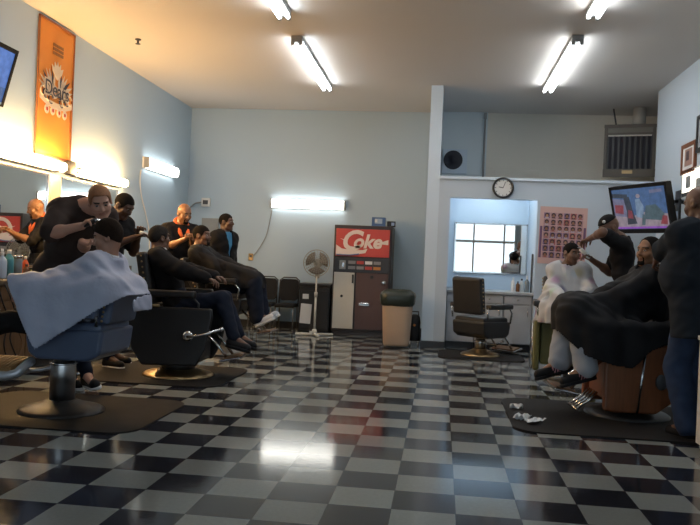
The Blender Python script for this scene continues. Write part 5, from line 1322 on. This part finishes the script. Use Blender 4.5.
# 9 barber in a black cap
B = skeleton(1.83, (1.95, 8.45, .965), 168, (-.12, .0, 1), (-.75, 0, .9), hdir(196, -20), at(589, 239, 8.36), at(592, 260, 8.56), (2.02, 8.30, .09), (1.98, 8.60, .09), poleL=(.3, -1, .25), poleR=(.3, .4, -1))
person(B, 'barber in black cap and black t-shirt cutting the hair of the child', SK['brown'], 'standing barbers', palmL=(0, 0, -1), palmR=(0, -.3, -1), curlL=.5, curlR=.6)
shirt(B, M['cl_black'], .022, .40, -.16); trousers(B, M['denim_dark']); shoes(B, M['shoe_b'], M['sole_w'])
v = Vol(); R = np.array([B.hl, B.hf, B.hu]); v.ell(B.P(0, -.006, .038), R, V(.088, .108, .100)*B.hs, k=.02); v.plane(B.P(0, .1, .045), -B.hu+B.hf*-.25)
cp = vobj('cap', v.mesh(.005), M['cl_black'], B.o, B.org)
bm = nb(); c_ = B.P(.075, .075, .085); ball(bm, Vector(c_-B.org), .017, sc=(1, 1, 1)); obj('cap_logo', bm, M['paper'], cp)
clipper('white clipper near the forehead of the child', B.wrR+nrm(B.wrR-B.elR)*.10+V(-.02, -.03, .03), (-.7, -.2, .6), m=M['white'])

# 10 customer under the black cape
B = skeleton(1.78, (1.50, 6.58, .69), 184, (.30, .02, .69), (-.02, 0, 1), hdir(212, 0), (1.10, 6.44, .84), (1.12, 6.76, .84), at(586, 368, 6.27), at(560, 361, 6.50), toeL=(-1, -.35, -.25), toeR=(-1, -.25, -.3), kneeL=(-.5, 0, 1), kneeR=(-.5, 0, 1), head_roll=-.05)
person(B, 'customer leaning back under a black cape in grey trousers and black sneakers', SK['warm'], 'customers in the barber chairs')
hair(B, M['hair_b'], .004, .100, -.04); goatee(B, M['hair_b']); shirt(B, M['cl_black'], sleeve=.45); trousers(B, M['khaki'], .02, baggy=.016, frac=.99); shoes(B, M['shoe_b'], M['shoe_b'], M['flash'], ln=.20)
def zmC(q):
    x = q[:, 0]; return np.interp(x, [.85, .95, 1.03, 1.15, 1.36, 1.5, 1.62, 1.75, 2.2], [.69, .68, .61, .51, .45, .43, .56, .63, .68])
cape(B, M['cape_black'], zmC, g=.03, lg=.045, h=.5, fold=.014, extra=[(V(1.87, 6.36, .95), V(1.87, 6.8, .95), .075, .075, .5, .16), (V(1.85, 6.22, .76), V(1.22, 6.20, .74), .05, .05, .5, .14)])

# 11 barber with his back to us at the right edge
B = skeleton(1.83, (1.86, 5.72, .965), 112, (-.02, .03, 1), (-.10, .18, 1), hdir(122, -14), (1.66, 6.22, 1.28), (1.92, 6.30, 1.30), (1.82, 5.80, .09), (2.02, 5.68, .09), poleL=(-.8, -.2, -.5), poleR=(.8, 0, -.5))
person(B, 'large bald barber in dark blue shirt and jeans seen from behind at the right edge', SK['brown'], 'standing barbers', palmL=(1, 0, -.3), palmR=(-1, 0, -.3), curlL=.6, curlR=.6)
shirt(B, M['cl_slate'], .036, .55, -.22, belly=.13); trousers(B, M['denim'], .018, baggy=.010, frac=.99); shoes(B, M['shoe_b'], M['sole_w'])
clipper('black clipper beside the head of the customer in the black cape', B.wrL+nrm(B.wrL-B.elL)*.10+V(.02, .03, 0), (.3, .9, .1))
# ---------------------------------------------------------------- daylight, exposure
w = bpy.data.worlds.new('sky'); SC.world = w; w.use_nodes = True
nt = w.node_tree; bg = nt.nodes['Background']
bg.inputs[0].default_value = (.78, .88, 1.0, 1); bg.inputs[1].default_value = 1.7
SC.view_settings.view_transform = 'Standard'; SC.view_settings.look = 'None'; SC.view_settings.gamma = 1; SC.view_settings.exposure = 0.60; SC.view_settings.use_curve_mapping = False
SC.cycles.use_denoising = True; SC.cycles.max_bounces = 8; SC.cycles.sample_clamp_indirect = 6; SC.cycles.caustics_reflective = False; SC.cycles.caustics_refractive = False
